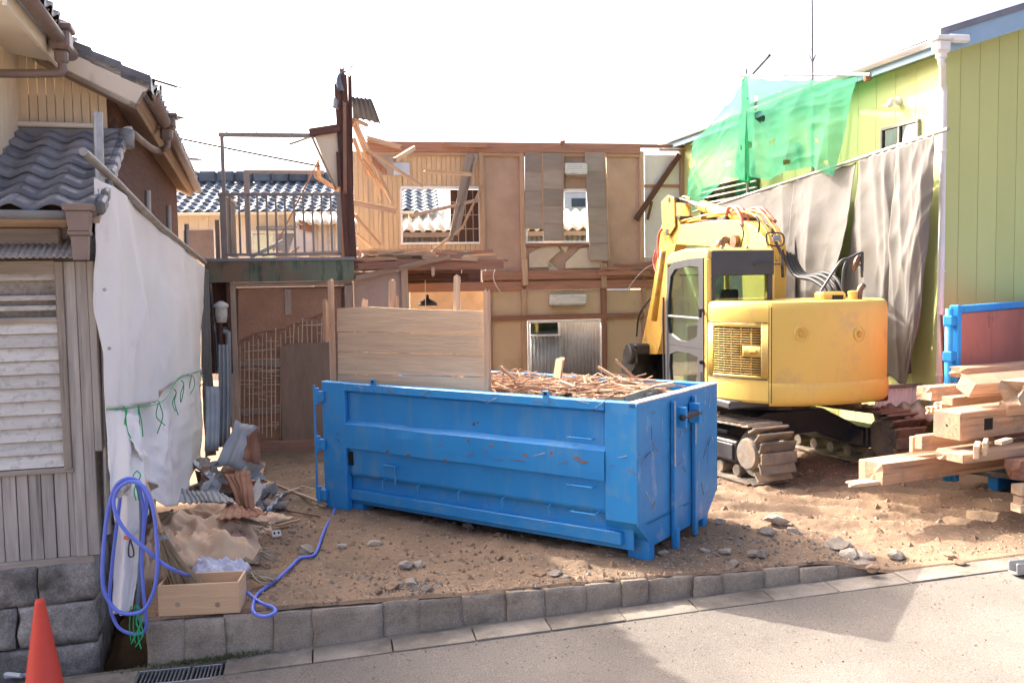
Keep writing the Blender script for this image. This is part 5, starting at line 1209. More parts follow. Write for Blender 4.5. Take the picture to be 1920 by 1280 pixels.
E().tube([(cx0-.05, dy1-.0, 1.1), (cx0-.06, dy1+.0, 2.0), (cx0-.05, dy1, 2.3)], .016, 8).build('grab_rail', m_blk, cab)
E().tube([(cx0-.02, dy0+.03, 2.15), (cx0-.07, dy0-.03, 2.15), (cx0-.07, dy0-.03, 2.05)], .025, 8).build('hinge', m_rub, cab); E().tube([(cx0-.02, dy0+.03, 1.45), (cx0-.05, dy0-.02, 1.45)], .03, 8).build('hinge', m_rub, cab)
E().bx((cx0-.02, dy0+.03, 1.15), (cx0-.005, dy0+.09, 1.32), .01).build('door_handle', m_rub, cab)
# seat and console seen through the glass
E().bx((-.9, .05, 1.25), (-.42, .5, 1.5), .06).build('seat', m_rub, cab); E().obox((-.66, .02, 1.85), (.46, .14, .75), Matrix.Rotation(RAD(-10), 3, 'X'), .05).build('seat_back', m_rub, cab)
E().obox((-.66, -.04, 2.32), (.26, .1, .18), None, .04).build('headrest', m_rub, cab)
E().bx((-1.0, .55, 1.02), (-.35, .62, 1.9), .03).build('console', m_greyp, cab)
# work lamp and wiper on the cab, bar over rear window
E().tube([(cx1-.35, cy0-.06, cz1-.22), (cx1-.1, cy0-.1, cz1-.22), (cx1+.14, cy0-.02, cz1-.22)], .014, 6).build('rear_bar', m_blk, cab)
for xx in (cx0+.25, cx0+.62): E().lathe([(.02, 0), (.025, .02), (.02, .035)], (xx, cy0+.08, cz1+.0), (0, 0, 1), 10).build('roof_bolt', m_galv, cab)
E().lathe([(.06, -.05), (.075, 0), (.06, .05)], (-.62, .3, cz1+.08), (1, 0, -.1), 16).build('work_lamp', m_copper, cab, smooth=True)
# boom, arm, cylinder in the working plane
BPl = Plane(ET @ V((.28, 0, 0)), EB+90, -1)
def bpt(px, py, d=0.): return BPl.hit(px, py, d)
def slab(pts, w_, nm, mt, d=0., bev=.015, par=None):
    P_ = [bpt(*q) for q in pts]; m = MB(); m.poly([p-rv_*.02+rv_*d for p in P_], rv_*w_); return m.build(nm, mt, par or ex_, bevel=bev)
boom = slab([(1440, 600), (1444, 480), (1436, 446), (1418, 426), (1392, 412), (1340, 414), (1256, 424), (1243, 436), (1246, 452), (1262, 458), (1330, 462), (1372, 474), (1392, 500), (1396, 600)], .30, 'boom', m_yel)
arm = slab([(1246, 412), (1256, 402), (1272, 406), (1278, 425), (1266, 470), (1256, 545), (1240, 640), (1234, 664), (1208, 664), (1204, 646), (1222, 560), (1236, 470), (1241, 425)], .22, 'arm', m_yelw)
for d in (-.05, .25): slab([(1246, 378), (1258, 366), (1270, 370), (1272, 425), (1262, 440), (1248, 430)], .03, 'arm_bracket', m_yelw, d, .015, arm)
MB().tube([bpt(1392, 414)+rv_*.12, bpt(1318, 390)+rv_*.12], .085, 16).build('arm_cylinder', m_yel, boom, smooth=True)
MB().tube([bpt(1320, 391)+rv_*.12, bpt(1306, 386)+rv_*.12], .098, 16).build('cylinder_gland', m_yelw, boom); MB().tube([bpt(1310, 388)+rv_*.12, bpt(1264, 375)+rv_*.12], .045, 12).build('cylinder_rod', m_chrome, boom, smooth=True)
MB().tube([bpt(1392, 414), bpt(1392, 414)+rv_*.26], .05, 12).build('pin', m_steel, boom); MB().tube([bpt(1262, 375)-rv_*.08, bpt(1262, 375)+rv_*.32], .05, 12).build('pin', m_steel, boom)
MB().tube([bpt(1385, 452)-rv_*.1, bpt(1385, 452)], .1, 16).build('boom_pin', m_copper, boom); MB().tube([bpt(1372, 450)-rv_*.12, bpt(1366, 450)], .06, 12).build('work_lamp', m_copper, boom)
MB().tube([bpt(1258, 435)-rv_*.08, bpt(1258, 435)+rv_*.32], .06, 12).build('pin', m_steel, boom)
# steel pipes along the boom
for k, (d, dz) in enumerate(((.02, 0), (.09, 3), (.17, -2), (.24, 2))):
    MB().tube(spline([bpt(1262, 418+dz)+rv_*d, bpt(1330, 402+dz)+rv_*d, bpt(1400, 398+dz)+rv_*d, bpt(1425, 420+dz)+rv_*d, bpt(1440, 446+dz)+rv_*d, bpt(1446, 490)+rv_*d], 5), .016, 8).build('hydraulic_pipe', m_yelw, boom, smooth=True)
for x in (1275, 1315, 1360): MB().obox(bpt(x, 412)+rv_*.13+V((0, 0, .03)), (.3, .08, .06), ET.to_3x3(), .01).build('pipe_clamp', m_steel, boom)
def hose(pts, r, mt, d): MB().tube(spline([bpt(x, y)+rv_*(d+.13) for x, y in pts], 6), r, 8).build('hose', mt, boom, smooth=True)
for d in (-.1, .0): hose([(1364, 404), (1370, 388), (1382, 392), (1392, 408), (1396, 424)], .03, m_red, d-.05)
for d in (.08, .16): hose([(1376, 396), (1395, 390), (1408, 402), (1420, 416)], .03, m_red, d)
for d, o_ in ((-.15, 0), (-.08, 4)): hose([(1262, 424), (1244, 428), (1236, 450), (1238, 490), (1242, 510)], .026, m_red, d)
for k in range(3): hose([(1232, 470), (1228, 490+k*4), (1234, 510), (1242, 512)], .02, m_red, -.16+k*.05)
for k in range(4): hose([(1440, 470+k*3), (1462, 515), (1495+k*2, 525-k*4), (1520+k*2, 545-k*3), (1526+k*2, 580)], .028, m_rub, .1+.06*k)
hose([(1425, 405), (1432, 418), (1430, 436)], .014, m_rub, -.2); hose([(1395, 420), (1402, 436), (1396, 462), (1388, 470)], .012, m_rub, -.2)
for k in range(3): hose([(1405+k*10, 416+k*8), (1408+k*10, 422+k*8)], .036, m_steel, .05)
MB().tube(spline([bpt(1234, 560)-rv_*.16, bpt(1215, 590)-rv_*.18, bpt(1208, 630)-rv_*.16], 5), .018, 6).build('hose', m_rub, boom)
MB().tube([bpt(1258, 470)-rv_*.15, bpt(1240, 600)-rv_*.15], .06, 10).build('bucket_cylinder', m_yelw, boom, smooth=True)
# bucket: curved shell with side plates and teeth
bc = bpt(1216, 668)
BT = Matrix.Identity(4); BT.translation = bc
for i in range(3): BT[i][0] = rv_[i]; BT[i][1] = fv[i]; BT[i][2] = (0, 0, 1)[i]
sidep = [(-.25, .15), (.05, .22), (.35, .12), (.48, -.2), (.42, -.55), (.2, -.72), (-.05, -.68), (-.18, -.5), (-.05, -.3), (-.3, -.1)]
bsh = sheet('bucket', lambda u, v: BT @ V((lerp(-.36, .36, u), *[tuple(pl_interp([(p[0], p[1], 0) for p in sidep[1:7]], v))[i] for i in (0, 1)])), 2, 20, m_steel, ex_, .03)
for x in (-.38, .34): MB(BT).poly([(x, y, z) for y, z in sidep], (.04, 0, 0)).build('bucket_side', m_steel, bsh)
for k in range(4): MB(BT).bx((-.33+k*.19, -.22, -.74), (-.25+k*.19, -.02, -.68), .02).build('bucket_tooth', m_trk, bsh)
MB(BT).bx((-.3, -.1, .05), (.3, .2, .25), .03).build('coupler', m_steel, ex_)
MB(BT).lathe([(.16, -.05), (.2, -.03), (.2, .03), (.16, .05)], (-.44, -.12, .08), (1, 0, 0), 20).build('coupler_disc', m_steel, ex_)
# rear deck furniture
def deck(px, py, Y=11.9): return at(px, py, Y)
m = MB(); c = deck(1556, 556, 12.0); m.obox(c, (.36, .2, .13), ET.to_3x3(), .05); m.build('lifting_lug', m_yel, ex_, bevel=.0)
MB().obox(c-fv*.101+rv_*.05+V((0, 0, -.01)), (.16, .008, .06), ET.to_3x3(), .002).build('lug_plate', m_rub, ex_)
MB().tube(spline([deck(1611, 572), deck(1611, 552), deck(1613, 542), deck(1619, 535)], 5), .04, 12).build('exhaust_pipe', m_copper, ex_, smooth=True)
MB().tube([deck(1619.5, 534.5), deck(1620.5, 533.2)], .03, 12).build('exhaust_mouth', m_dark, ex_)
MB().lathe([(.06, 0), (.06, .1), (.065, .1), (.065, .13), (.03, .14)], deck(1599, 565), n=14).build('filler_cap', m_yel, ex_)
for pts in ([(1530, 565), (1540, 545), (1575, 492), (1590, 485), (1614, 474), (1617, 480), (1616, 520)], [(1580, 565), (1581, 510), (1590, 484)], [(1616, 478), (1616, 514)]):
    MB().tube(spline([deck(x, y, 12.4) for x, y in pts], 4), .019, 8).build('handrail', m_blk, ex_, smooth=True)
MB().lathe([(.09, -.02), (.11, 0), (.1, .02)], deck(1606, 492, 12.38), (.75, -.5, -.3), 18).build('mirror', m_copper, ex_)
MB().tube([deck(1606, 492, 12.4), deck(1613, 498, 12.4)], .012, 6).build('mirror_stem', m_blk, ex_)
MB().tube(spline([deck(1437, 440, 12.7), deck(1443, 436, 12.7), deck(1468, 440, 12.7), deck(1466, 460, 12.7), deck(1440, 458, 12.7), deck(1437, 440, 12.7)], 4), .012, 6).build('lamp_guard', m_steel, ex_)
MB().tube([deck(1448, 440, 12.7), deck(1466, 478, 12.7), deck(1468, 520, 12.7)], .022, 8).build('mirror_stem', m_steel, ex_)
MB().obox(deck(1456, 447, 12.7), (.12, .05, .09), ET.to_3x3(), .02).build('work_lamp', m_chrome, ex_)
# ================================================================ red-lined skip and timbers at the right
RP = Plane(at(1800, 650, 11.0), 42.)
rs = thing('open_skip', 'open skip with faded red lining and bright blue hinge post at the right edge', 'skip', RP.W(1.7, .9, 0))
zt = RP.sz(1800, 578)[1]
for i in range(4):
    MB(RP.T).bx((.0+i*.95+.003, -.06, .3), (.95*(i+1)-.003, 0, zt-.06), .006).build('lining_panel', m_redp, rs)
MB(RP.T).bx((-.02, -.07, zt-.055), (3.8, .03, zt+.03), .01).build('top_rail', m_blue, rs)
MB(RP.T).bx((-.10, -.09, .1), (-.004, .02, zt+.04), .012).build('corner_post', m_blue, rs)
MB(RP.T).tube([(-.17, -.06, .12), (-.17, -.06, zt+.0)], .045, 12).build('hinge_post', m_blue, rs, smooth=True)
for z in (zt-.08, zt-.5, zt-1.0): MB(RP.T).bx((-.23, -.11, z-.12), (-.1, .0, z+.0), .012).build('hinge_strap', m_blue, rs)
MB(RP.T).bx((.0, .0, .2), (3.8, 1.85, .26), .01).build('floor_plate', m_steel, rs)
MB(RP.T).bx((.0, 1.86, .2), (3.8, 1.92, zt), .01).build('side_wall', m_blue, rs)
MB(RP.T).bx((3.72, .0, .26), (3.78, 1.85, zt), .01).build('end_wall', m_redp, rs)
for y in (.3, 1.4): MB(RP.T).bx((.1, y, .0), (3.6, y+.12, .2), .01).build('runner', m_blue, rs)
MB().tube([at(1764, 590, 12.3), at(1772, 715, 12.2)], .02, 8).build('leaning_stick', m_darkwood, label='dark stick leaning beside the white downpipe near the open skip', cat='stick')
def timber(px, py, w_, h_, L_, Y, ang, lab, mat=m_woodend, tilt=0., roll=0., jag=.0, extra=None):
    c = at(px, py, Y); a = RAD(ang); x = V((math.cos(a)*math.cos(tilt), math.sin(a)*math.cos(tilt), math.sin(tilt)))
    up = Matrix.Rotation(roll, 3, x) @ V((0, 0, 1)); m = MB()
    if jag: m.jbar(c, c+x*L_, w_, h_, jag, 0, up=up)
    else: m.bar(c, c+x*L_, w_, h_, up=up, ch=min(.012, .08*min(w_, h_)))
    if extra:
        t = thing('timber', lab, 'timber', c, 'timbers stacked in the open skip'); m.build('beam', mat, t)
        y = up.cross(x).normalized(); z = x.cross(y)
        q = c+x*.42-y*(w_/2+.001); MB().obox(q, (.13, .006, .12), Matrix((x, y, z)).transposed(), 0).build('mortise', m_dark, t)
        MB().lathe([(.012, -.01), (.012, .004)], c-x*.001, -x, 10).build('bolt_hole', m_dark, t); return t
    return m.build('timber', mat, label=lab, cat='timber', group='timbers stacked in the open skip')
timber(1775, 797, .33, .29, 3.2, 9.4, 27, 'thick squared beam with a square mortise, largest of the stack', extra=True)
timber(1640, 886, .22, .22, 3.0, 9.6, 24, 'heavy rounded beam lowest at the left of the stack', jag=.03)
timber(1617, 882, .12, .24, 3.0, 10.2, 26, 'plank on edge behind the lowest heavy beam', m_wood)
timber(1598, 907, .16, .035, 2.6, 9.5, 22, 'thin splintered board under the lowest beam', m_woodl, jag=.12)
timber(1733, 737, .2, .15, 2.4, 10.6, 26, 'dark ended beam second from the top at the left', jag=.02)
timber(1810, 724, .2, .17, 2.6, 9.7, 24, 'pale squared beam turned on its corner near the top', roll=.5)
timber(1800, 698, .24, .12, 2.6, 10.6, 24, 'flat rough beam lying on top of the stack', jag=.05)
timber(1776, 752, .14, .09, 2.6, 9.9, 27, 'long slim rafter below the corner-turned beam', m_wood)
timber(1745, 769, .1, .08, 2.8, 10.2, 27, 'slim rafter with frayed end above the mortised beam', m_wood, jag=.06)
timber(1762, 760, .1, .07, 2.8, 10.1, 28, 'slim split rafter lying between two longer ones', m_woodl, jag=.05)
timber(1708, 833, .05, .17, 1.2, 9.9, 22, 'short plank on edge left of the mortised beam', m_wood)
timber(1722, 829, .1, .15, 1.0, 9.7, 24, 'short block beside the plank on edge', m_woodend)
timber(1772, 852, .2, .1, 2.4, 9.4, 26, 'notched beam directly under the mortised beam', m_woodend, jag=.03)
timber(1790, 858, .2, .09, 2.4, 9.1, 24, 'lower notched beam just above the heavy rounded one', m_wood)
timber(1830, 848, .05, .13, .3, 8.9, 60, 'short offcut standing against the notched beams', m_woodl)
timber(1846, 842, .04, .13, .3, 8.9, 60, 'second short offcut beside the first', m_woodl)
timber(1872, 830, .07, .04, .25, 8.9, 40, 'small pale chip of wood on the notched beam', m_woodl)
timber(1880, 765, .13, .13, 1.5, 9.6, 20, 'blocky offcut tucked under the rafters', m_wood, roll=.3)
timber(1900, 735, .2, .22, 1.5, 9.0, 30, 'splintered stub at the right edge of the stack', m_woodl, jag=.1)
timber(1905, 880, .16, .2, 1.5, 9.2, 26, 'splintered post end low at the right edge of the stack', m_redwood, jag=.08)
timber(1905, 918, .14, .1, 1.2, 9.0, 15, 'upper of three blocks on the ground at the right edge', m_woodl)
timber(1908, 937, .12, .08, 1.2, 9.0, 18, 'middle of three blocks on the ground at the right edge', m_wood)
timber(1904, 952, .14, .08, 1.2, 8.95, 14, 'lowest of three blocks on the ground at the right edge', m_woodl)
sc_ = at(1908, 1066, 8.0)
st = thing('steel_channel', 'short galvanised steel channel lying at the road edge on the right', 'channel', sc_)
for (lo, hi) in (((0, 0, -.06), (1, .02, .04)), ((0, .021, -.06), (1, .1, -.045)), ((0, .101, -.06), (1, .12, .04))):
    MB(Matrix.Translation(sc_) @ Matrix.Rotation(RAD(12), 4, 'Z')).bx(lo, hi).build('flange' if lo[1] != .021 else 'web', m_galv, st)
# low white fence and stacked roof sheets behind the excavator
WFp = Plane(at(1720, 745, 12.9), 13.)
wf_ = thing('ribbed_fence', 'low white ribbed metal fence at the foot of the green house', 'fence', WFp.W(0, 0, 0))
a, z0, b, z1 = WFp.rect(1640, 724, 1800, 775, 0)
corrug('fence_sheet', WFp.W(a, 0, 0), WFp.W(b, 0, 0), WFp.W(a, 0, z1), WFp.W(b, 0, z1), .06, .012, m_white, wf_)
MB(WFp.T).bx((a, -.03, z1), (b, .03, z1+.04)).build('fence_cap', m_greyp, wf_)
for k in range(3):
    c = at(1690+k*28, 778-k*3, 12.3-.05*k)
    corrug('roof_sheet', c+V((-.35, 0, -.1)), c+V((.45, .1, -.12)), c+V((-.2, .5, .05)), c+V((.6, .6, .06)), .2, .03, m_boardg, label=['nearest brown corrugated roof sheet beyond the excavator track', 'middle brown corrugated roof sheet beyond the excavator track', 'farthest brown corrugated roof sheet beyond the excavator track'][k], cat='roof sheet', group='brown roof sheets')
# ================================================================ traffic cone
cc = V(at(84, 1300, 6.35)); cz = roadz(-1.2)-.02
hgt = at(75, 1122, 6.35).z-cz; co = V((at(83, 1290, 6.35).x, 6.35, cz))
cn = thing('traffic_cone', 'plain orange traffic cone at the lower left corner', 'cone', co)
MB().lathe([(.17, .03), (.155, .05), (.034, hgt-.03), (.028, hgt-.005), (.012, hgt)], co, n=28).build('cone_body', m_cone, cn, smooth=True)
MB().obox(co+V((0, 0, .016)), (.38, .38, .032), Matrix.Rotation(.3, 3, 'Z'), .01).build('base', m_cone, cn)
pb = thing('plastic_tray', 'clear plastic scrap lying at the lower left edge', 'tray', gz(20, 1262, -.42))
MB().obox(gz(30, 1262, -.42), (.3, .12, .03), Matrix.Rotation(.1, 3, 'Z'), .01).build('tray_body', m_bag, pb)
MB().tube([gz(-10, 1225, -.4), gz(5, 1262, -.4), gz(40, 1266, -.4)], .02, 8).build('tray_rim', m_white, pb)
# ================================================================ blue hose
def hp(l): return [at(x, y, Y) for x, y, Y in l]
hz_ = [(268, 1000, 6.97), (275, 940, 6.9), (262, 905, 6.86), (238, 897, 6.82), (215, 915, 6.82), (200, 970, 6.8), (192, 1060, 6.78), (196, 1110, 6.78), (218, 1143, 6.78), (245, 1150, 6.76), (272, 1140, 6.76), (290, 1100, 6.75), (295, 1040, 6.75), (288, 960, 6.76), (272, 915, 6.78), (245, 902, 6.78), (222, 915, 6.77), (213, 940, 6.76), (220, 970, 6.74), (240, 1000, 6.74), (275, 1030, 6.75), (300, 1052, 6.8), (330, 1070, 6.9)]
gl = [(370, 1082, .17), (415, 1090, .15), (445, 1097, .14), (465, 1112, .06), (490, 1130, .02), (512, 1138, .02), (516, 1147, .02), (498, 1155, .02), (478, 1150, .02), (474, 1135, .03), (484, 1112, .03), (520, 1085, .03), (545, 1062, .03), (562, 1046, .03), (585, 1042, .03), (594, 1032, .03), (604, 1005, .03), (612, 985, .03), (624, 965, .03), (627, 950, .04), (612, 938, .05), (604, 930, .06)]
MB().tube(spline(hp(hz_)+[gz(x, y, z) for x, y, z in gl], 6), .0145, 10).build('garden_hose', m_hose, smooth=True, label='bright blue garden hose looped on the pipe and trailing under the skip', cat='hose')
MB().tube(spline(hp([(228, 905, 6.9), (222, 960, 6.9), (210, 1060, 6.9), (206, 1130, 6.9), (222, 1175, 6.9), (255, 1188, 6.9), (274, 1175, 6.9), (270, 1120, 6.9), (266, 1050, 6.92), (270, 960, 6.92), (258, 905, 6.9)]), 6), .013, 10).build('garden_hose', m_hose, smooth=True, label='second shorter blue hose loop hanging lower into the drain', cat='hose')
MB().tube(spline(hp([(262, 905, 6.94), (265, 980, 6.95), (262, 1080, 6.95), (258, 1150, 6.95), (272, 1165, 6.95)]), 6), .014, 10).build('garden_hose', m_hosed, smooth=True, label='dull blue grey hose hanging straight behind the bright loops', cat='hose')
for pts in ([(246, 1135, 6.85), (243, 1170, 6.85), (245, 1200, 6.85)], [(252, 1135, 6.85), (250, 1175, 6.85), (254, 1205, 6.85)]):
    MB().tube(spline(hp(pts), 5), .004, 5).build('green_string', m_str, label='green tie string dangling below the hose loops, '+('left' if pts[0][0] < 250 else 'right')+' of two', cat='string', group='green strings in the drain')
hk = thing('carabiner', 'small steel hook with red tape hanging on the sheet behind the hose', 'hook', at(245, 1030, 6.88))
MB().tube(spline(hp([(244, 1010, 6.86), (250, 1030, 6.86), (250, 1042, 6.86), (242, 1042, 6.86), (241, 1028, 6.86), (244, 1010, 6.86)]), 5), .006, 6).build('hook_ring', m_steel, hk)
MB().obox(at(240, 1008, 6.87), (.06, .004, .03), Matrix.Rotation(.2, 3, 'Y'), 0).build('red_tape', m_redp, hk)
# ================================================================ broom, box, canvas, ropes
bx0 = V((gz(296, 1152).x, gz(296, 1152).y, 0)); BXP = Plane(gz(373, 1152), KANG-6)
wbx = thing('wooden_tray', 'shallow pine tray with two knots standing on the kerb', 'tray', gz(373, 1152))
a, z0, b, z1 = BXP.rect(296, 1094, 449, 1152, .0)
z0 = max(z0, -.01)
MB(BXP.T).bx((a, -.018, z0), (b, 0, z1), .004).build('front_board', m_pine, wbx)
MB(BXP.T).bx((a, -.3, z0), (a+.018, -.019, z1), .003).build('side_board', m_pine, wbx); MB(BXP.T).bx((b-.018, -.3, z0), (b, -.019, z1), .003).build('side_board', m_pine, wbx)
MB(BXP.T).bx((a+.019, -.3, z0), (b-.019, -.282, z1), .003).build('back_board', m_pine, wbx); MB(BXP.T).bx((a+.019, -.281, z0), (b-.019, -.02, z0+.01), .002).build('bottom_board', m_pine, wbx)
for px in (333, 408): MB().lathe([(.02, -.001), (.02, .0015)], BXP.hit(px, 1133, 0), BXP.n, 14).build('knot', m_soffit, wbx)
brm = thing('bamboo_broom', 'twig broom with bamboo handle standing in the pine tray', 'broom', BXP.hit(355, 1120, -.2))
h0 = at(257, 858, 7.55); h1 = at(308, 1015, 7.35); MB().tube([h0, h0.lerp(h1, .5)+V((.008, 0, 0)), h1], .015, 10).build('handle', m_pine, brm, smooth=True)
for t in (.25, .55, .85): MB().tube([h0.lerp(h1, t), h0.lerp(h1, t+.012)], .018, 10).build('bamboo_node', m_soffit, brm)
m = MB()
for i in range(260):
    e = BXP.hit(rnd.uniform(318, 395), rnd.uniform(1100, 1116), rnd.uniform(-.32, -.06)); s0_ = h0.lerp(h1, rnd.uniform(.86, 1.0))+V((rnd.gauss(0, .012), rnd.gauss(0, .012), 0))
    mid = s0_.lerp(e, .5)+V((rnd.gauss(0, .012)-.02, rnd.gauss(0, .01), rnd.gauss(0, .008))); m.tube(spline([s0_, mid, e], 3), .0022, 3, cap=False)
m.build('twigs', m_broom, brm)
MB().tube([h0.lerp(h1, .93), h0.lerp(h1, .98)], .03, 12).build('binding', m_greyp, brm)
def heap(name, c, rx, ry, h, rot, seed, mat, lab, cat, fold=.35, n=64, th=.004):
    c = V(c)
    def fn(u, v):
        x = u*2-1; y = v*2-1; r = max(abs(x), abs(y)); q = V((x*2.2+seed, y*2.2, seed)); k = 1+.25*noise.noise(V((math.atan2(y, x)*1.3, seed, 2)))
        f = max(0, 1-abs(noise.noise(q))*2.6); f2 = max(0, 1-abs(noise.noise(q*1.9+V((4, 2, 1))))*2.6)
        z = h*(max(0, 1-r**2.2)*(.55+.5*noise.noise(q*.6)+.1))+h*fold*max(0, (f*.6+f2*.4))*min(1, (1-r)*4+.15)
        ca, sa = math.cos(rot), math.sin(rot); X = x*rx*k; Y_ = y*ry*k
        return c+V((X*ca-Y_*sa, X*sa+Y_*ca, max(.004, z)))
    return sheet(name, fn, n, n, mat, None, th, label=lab, cat=cat)
heap('canvas_sheet', gz(365, 1035), .62, .55, .30, .2, 3.1, m_tan, 'crumpled tan canvas heaped beside the white sheet fence', 'canvas', .5)
heap('canvas_sheet', gz(420, 985), .60, .45, .20, -.3, 8.8, m_tan, 'tan canvas spread behind the crumpled heap', 'canvas', .5)
heap('pink_cloth', gz(430, 1035), .22, .18, .2, .4, 5.2, m_pink, 'small faded pink cloth on the tan canvas', 'cloth', .5, 26)
heap('plastic_bag', gz(408, 1085)+V((0, 0, .02)), .24, .17, .17, .1, 2.7, m_bag, 'white plastic bag behind the pine tray', 'bag', .5, 30)
heap('canvas_sheet', gz(285, 1080)+V((0, .1, 0)), .2, .3, .38, .1, 12.7, m_tan, 'dark tan canvas bunched against the sheet tail', 'canvas', .4, 30)
def rope(c, a, L_, n, r, lab, z=.03):
    c = V(c); m = MB()
    for i in range(n):
        d = V((math.cos(a), math.sin(a), 0)); o = V((-d.y, d.x, 0))*rnd.gauss(0, .022); zz = abs(rnd.gauss(z, .02))
        w_ = rnd.uniform(.8, 1.1)*L_/2; m.tube(spline([c-d*w_+o*1.5+V((0, 0, zz*.6)), c-d*w_*.5+o*2, c+o*.4+V((0, 0, zz+.02)), c+d*w_*.5+o*2+V((0, 0, zz)), c+d*w_+o*3+V((0, 0, zz*.5))], 4), r, 5)
    t = m.build('rope_bundle', m_rope, label=lab, cat='rope'); return t
rope(gz(490, 1058)+V((0, 0, .04)), -.1, .34, 14, .006, 'bundle of straw rope with a white tie beside the pink cloth')
rope(gz(470, 1100)+V((0, 0, .05)), -.15, .42, 16, .006, 'bundle of straw rope lying over the pine tray corner')
rope(gz(462, 1000)+V((0, 0, .05)), .5, .45, 12, .006, 'tangled straw rope at the foot of the scrap sheets')
rope(gz(440, 1015)+V((0, 0, .2)), -.5, .7, 8, .007, 'dark thin rope slung across the tan canvas')
m = MB()
for i in range(20):
    c = gz(450+rnd.uniform(-45, 45), 990+rnd.uniform(-22, 25), .05); rr_ = rnd.uniform(.05, .12); m.tube([c+V((math.cos(k/12*2*PI)*rr_, math.sin(k/12*2*PI)*rr_*.8, .03*math.sin(k*.9+i)+rnd.random()*.01)) for k in range(13)], .006, 5)
m.build('rope_coil', m_rope, label='loose coils of thin rope below the rusty sheets', cat='rope')
# ================================================================ scrap sheet metal heap
def scrap(pts, mt, lab, pitch=.06, amp=.006, bnd=.0, seed=0, nv=8, jag=.03):
    P_ = [at(x, y, Y) for x, y, Y in pts]
    corrug('scrap_sheet', P_[0], P_[1], P_[2], P_[3], pitch, amp, mt, None, bend=lambda u, v: V((.03*noise.noise(V((u*2, v*2, seed))), .07*noise.noise(V((u*1.5, v*1.5, seed+3))), bnd*math.sin(v*PI)+.035*noise.noise(V((u*2, v*2, seed+7))))), nv=nv, jag=jag, seed=seed, label=lab, cat='scrap metal', group='scrap sheet metal by the fence')
scrap([(405, 868, 11.0), (455, 880, 11.0), (440, 788, 11.4), (488, 802, 11.4)], m_zinc, 'grey corrugated sheet standing at a slant behind the scrap heap', .09)
scrap([(455, 862, 10.9), (487, 870, 10.9), (462, 818, 11.1), (486, 800, 11.1)], m_rust, 'small rusty curled sheet leaning on the slanting grey one', .06)
scrap([(444, 948, 9.4), (478, 962, 9.1), (420, 890, 9.9), (470, 882, 9.9)], m_rust, 'rusty brown ribbed sheet lying tilted at the front of the heap', .08, .007, .03)
scrap([(335, 942, 9.4), (440, 940, 9.3), (330, 915, 9.7), (425, 926, 9.8)], m_zinc, 'flat grey ribbed sheet lying low beside the white fence', .06, .01)
scrap([(405, 975, 8.9), (500, 965, 8.8), (425, 945, 9.4), (480, 950, 9.3)], m_rust, 'rusty brown sheet lying flat below the tilted one', .08, .01, .0, 21)
scrap([(500, 965, 9.2), (530, 930, 9.4), (505, 945, 9.5), (540, 920, 9.7)], m_bentblue, 'bluish metal strip right of the rusty sheet', .1, .01, .02, 25)
def torn(c, L_, W_, Rm_, mt, cl_, wh_, sd):
    cr = rnd.uniform(.3, .7); ang = rnd.uniform(.2, 1.1)
    def fn(u, v):
        x = (u-.5)*L_*(1+.25*noise.noise(V((v*4, sd, 1)))); y = (v-.5)*W_*(1+.3*noise.noise(V((u*4, sd, 5)))); z = 0
        if u > cr: z = (u-cr)*L_*math.sin(ang); x = (cr-.5)*L_+(u-cr)*L_*math.cos(ang)
        z += .02*noise.noise(V((u*3, v*3, sd)))+.004*math.sin(v*W_*110)
        return c+Rm_ @ V((x, y, z))
    sheet('torn_sheet', fn, 12, 14, mt, None, .003, smooth=False, label='torn '+cl_+' piece of sheet metal '+wh_, cat='scrap metal', group='torn pieces in the scrap heap')
for k in range(34):
    x = rnd.uniform(338, 520); y = rnd.uniform(895, 962) if x < 450 else rnd.uniform(905, 968)
    hh = max(0, 1-((x-410)/110)**2)*.3*rnd.random(); c = gz(x, y, 0)+V((0, 0, .04+hh))
    torn(c, rnd.uniform(.15, .5), rnd.uniform(.12, .32), Matrix.Rotation(rnd.uniform(0, 6.3), 3, 'Z') @ Matrix.Rotation(rnd.gauss(.35, .4), 3, 'X') @ Matrix.Rotation(rnd.gauss(0, .35), 3, 'Y'), *rnd.choice([(m_zinc, 'grey ribbed'), (m_galv, 'bright galvanised'), (m_white, 'white painted'), (m_rust, 'rusty'), (m_rust, 'rusty'), (m_boardg, 'brown'), (m_bentblue, 'slate blue'), (m_white, 'white painted'), (m_zinc, 'grey ribbed')]), 'at the fence side of the heap' if x < 390 else ('in the middle of the scrap heap' if x < 455 else 'at the skip side of the heap'), k*3.7)
EXTRA = []
for k, (p0_, p1_, p2_, p3_, mt, lab) in enumerate(EXTRA): scrap([p0_, p1_, p2_, p3_], mt, lab, .06, .006, .03, 30+k*5, 8, .05)
for k, (p, q, lab) in enumerate([((440, 935), (505, 905), 'brown lath across the rusty sheets'), ((350, 915), (420, 890), 'grey lath along the fence side of the heap'), ((380, 948), (450, 940), 'broken lath at the foot of the heap'), ((500, 935), (560, 915), 'pale lath pointing at the skip'), ((520, 985), (560, 975), 'short splinter on the bare dirt')]):
    MB().jbar(gz(*p, .12-.02*k), gz(*q, .14-.02*k), .05, .02, .04, .04).build('stick', rnd.choice([m_wood, m_soffit, m_woodl]), label=lab, cat='stick')
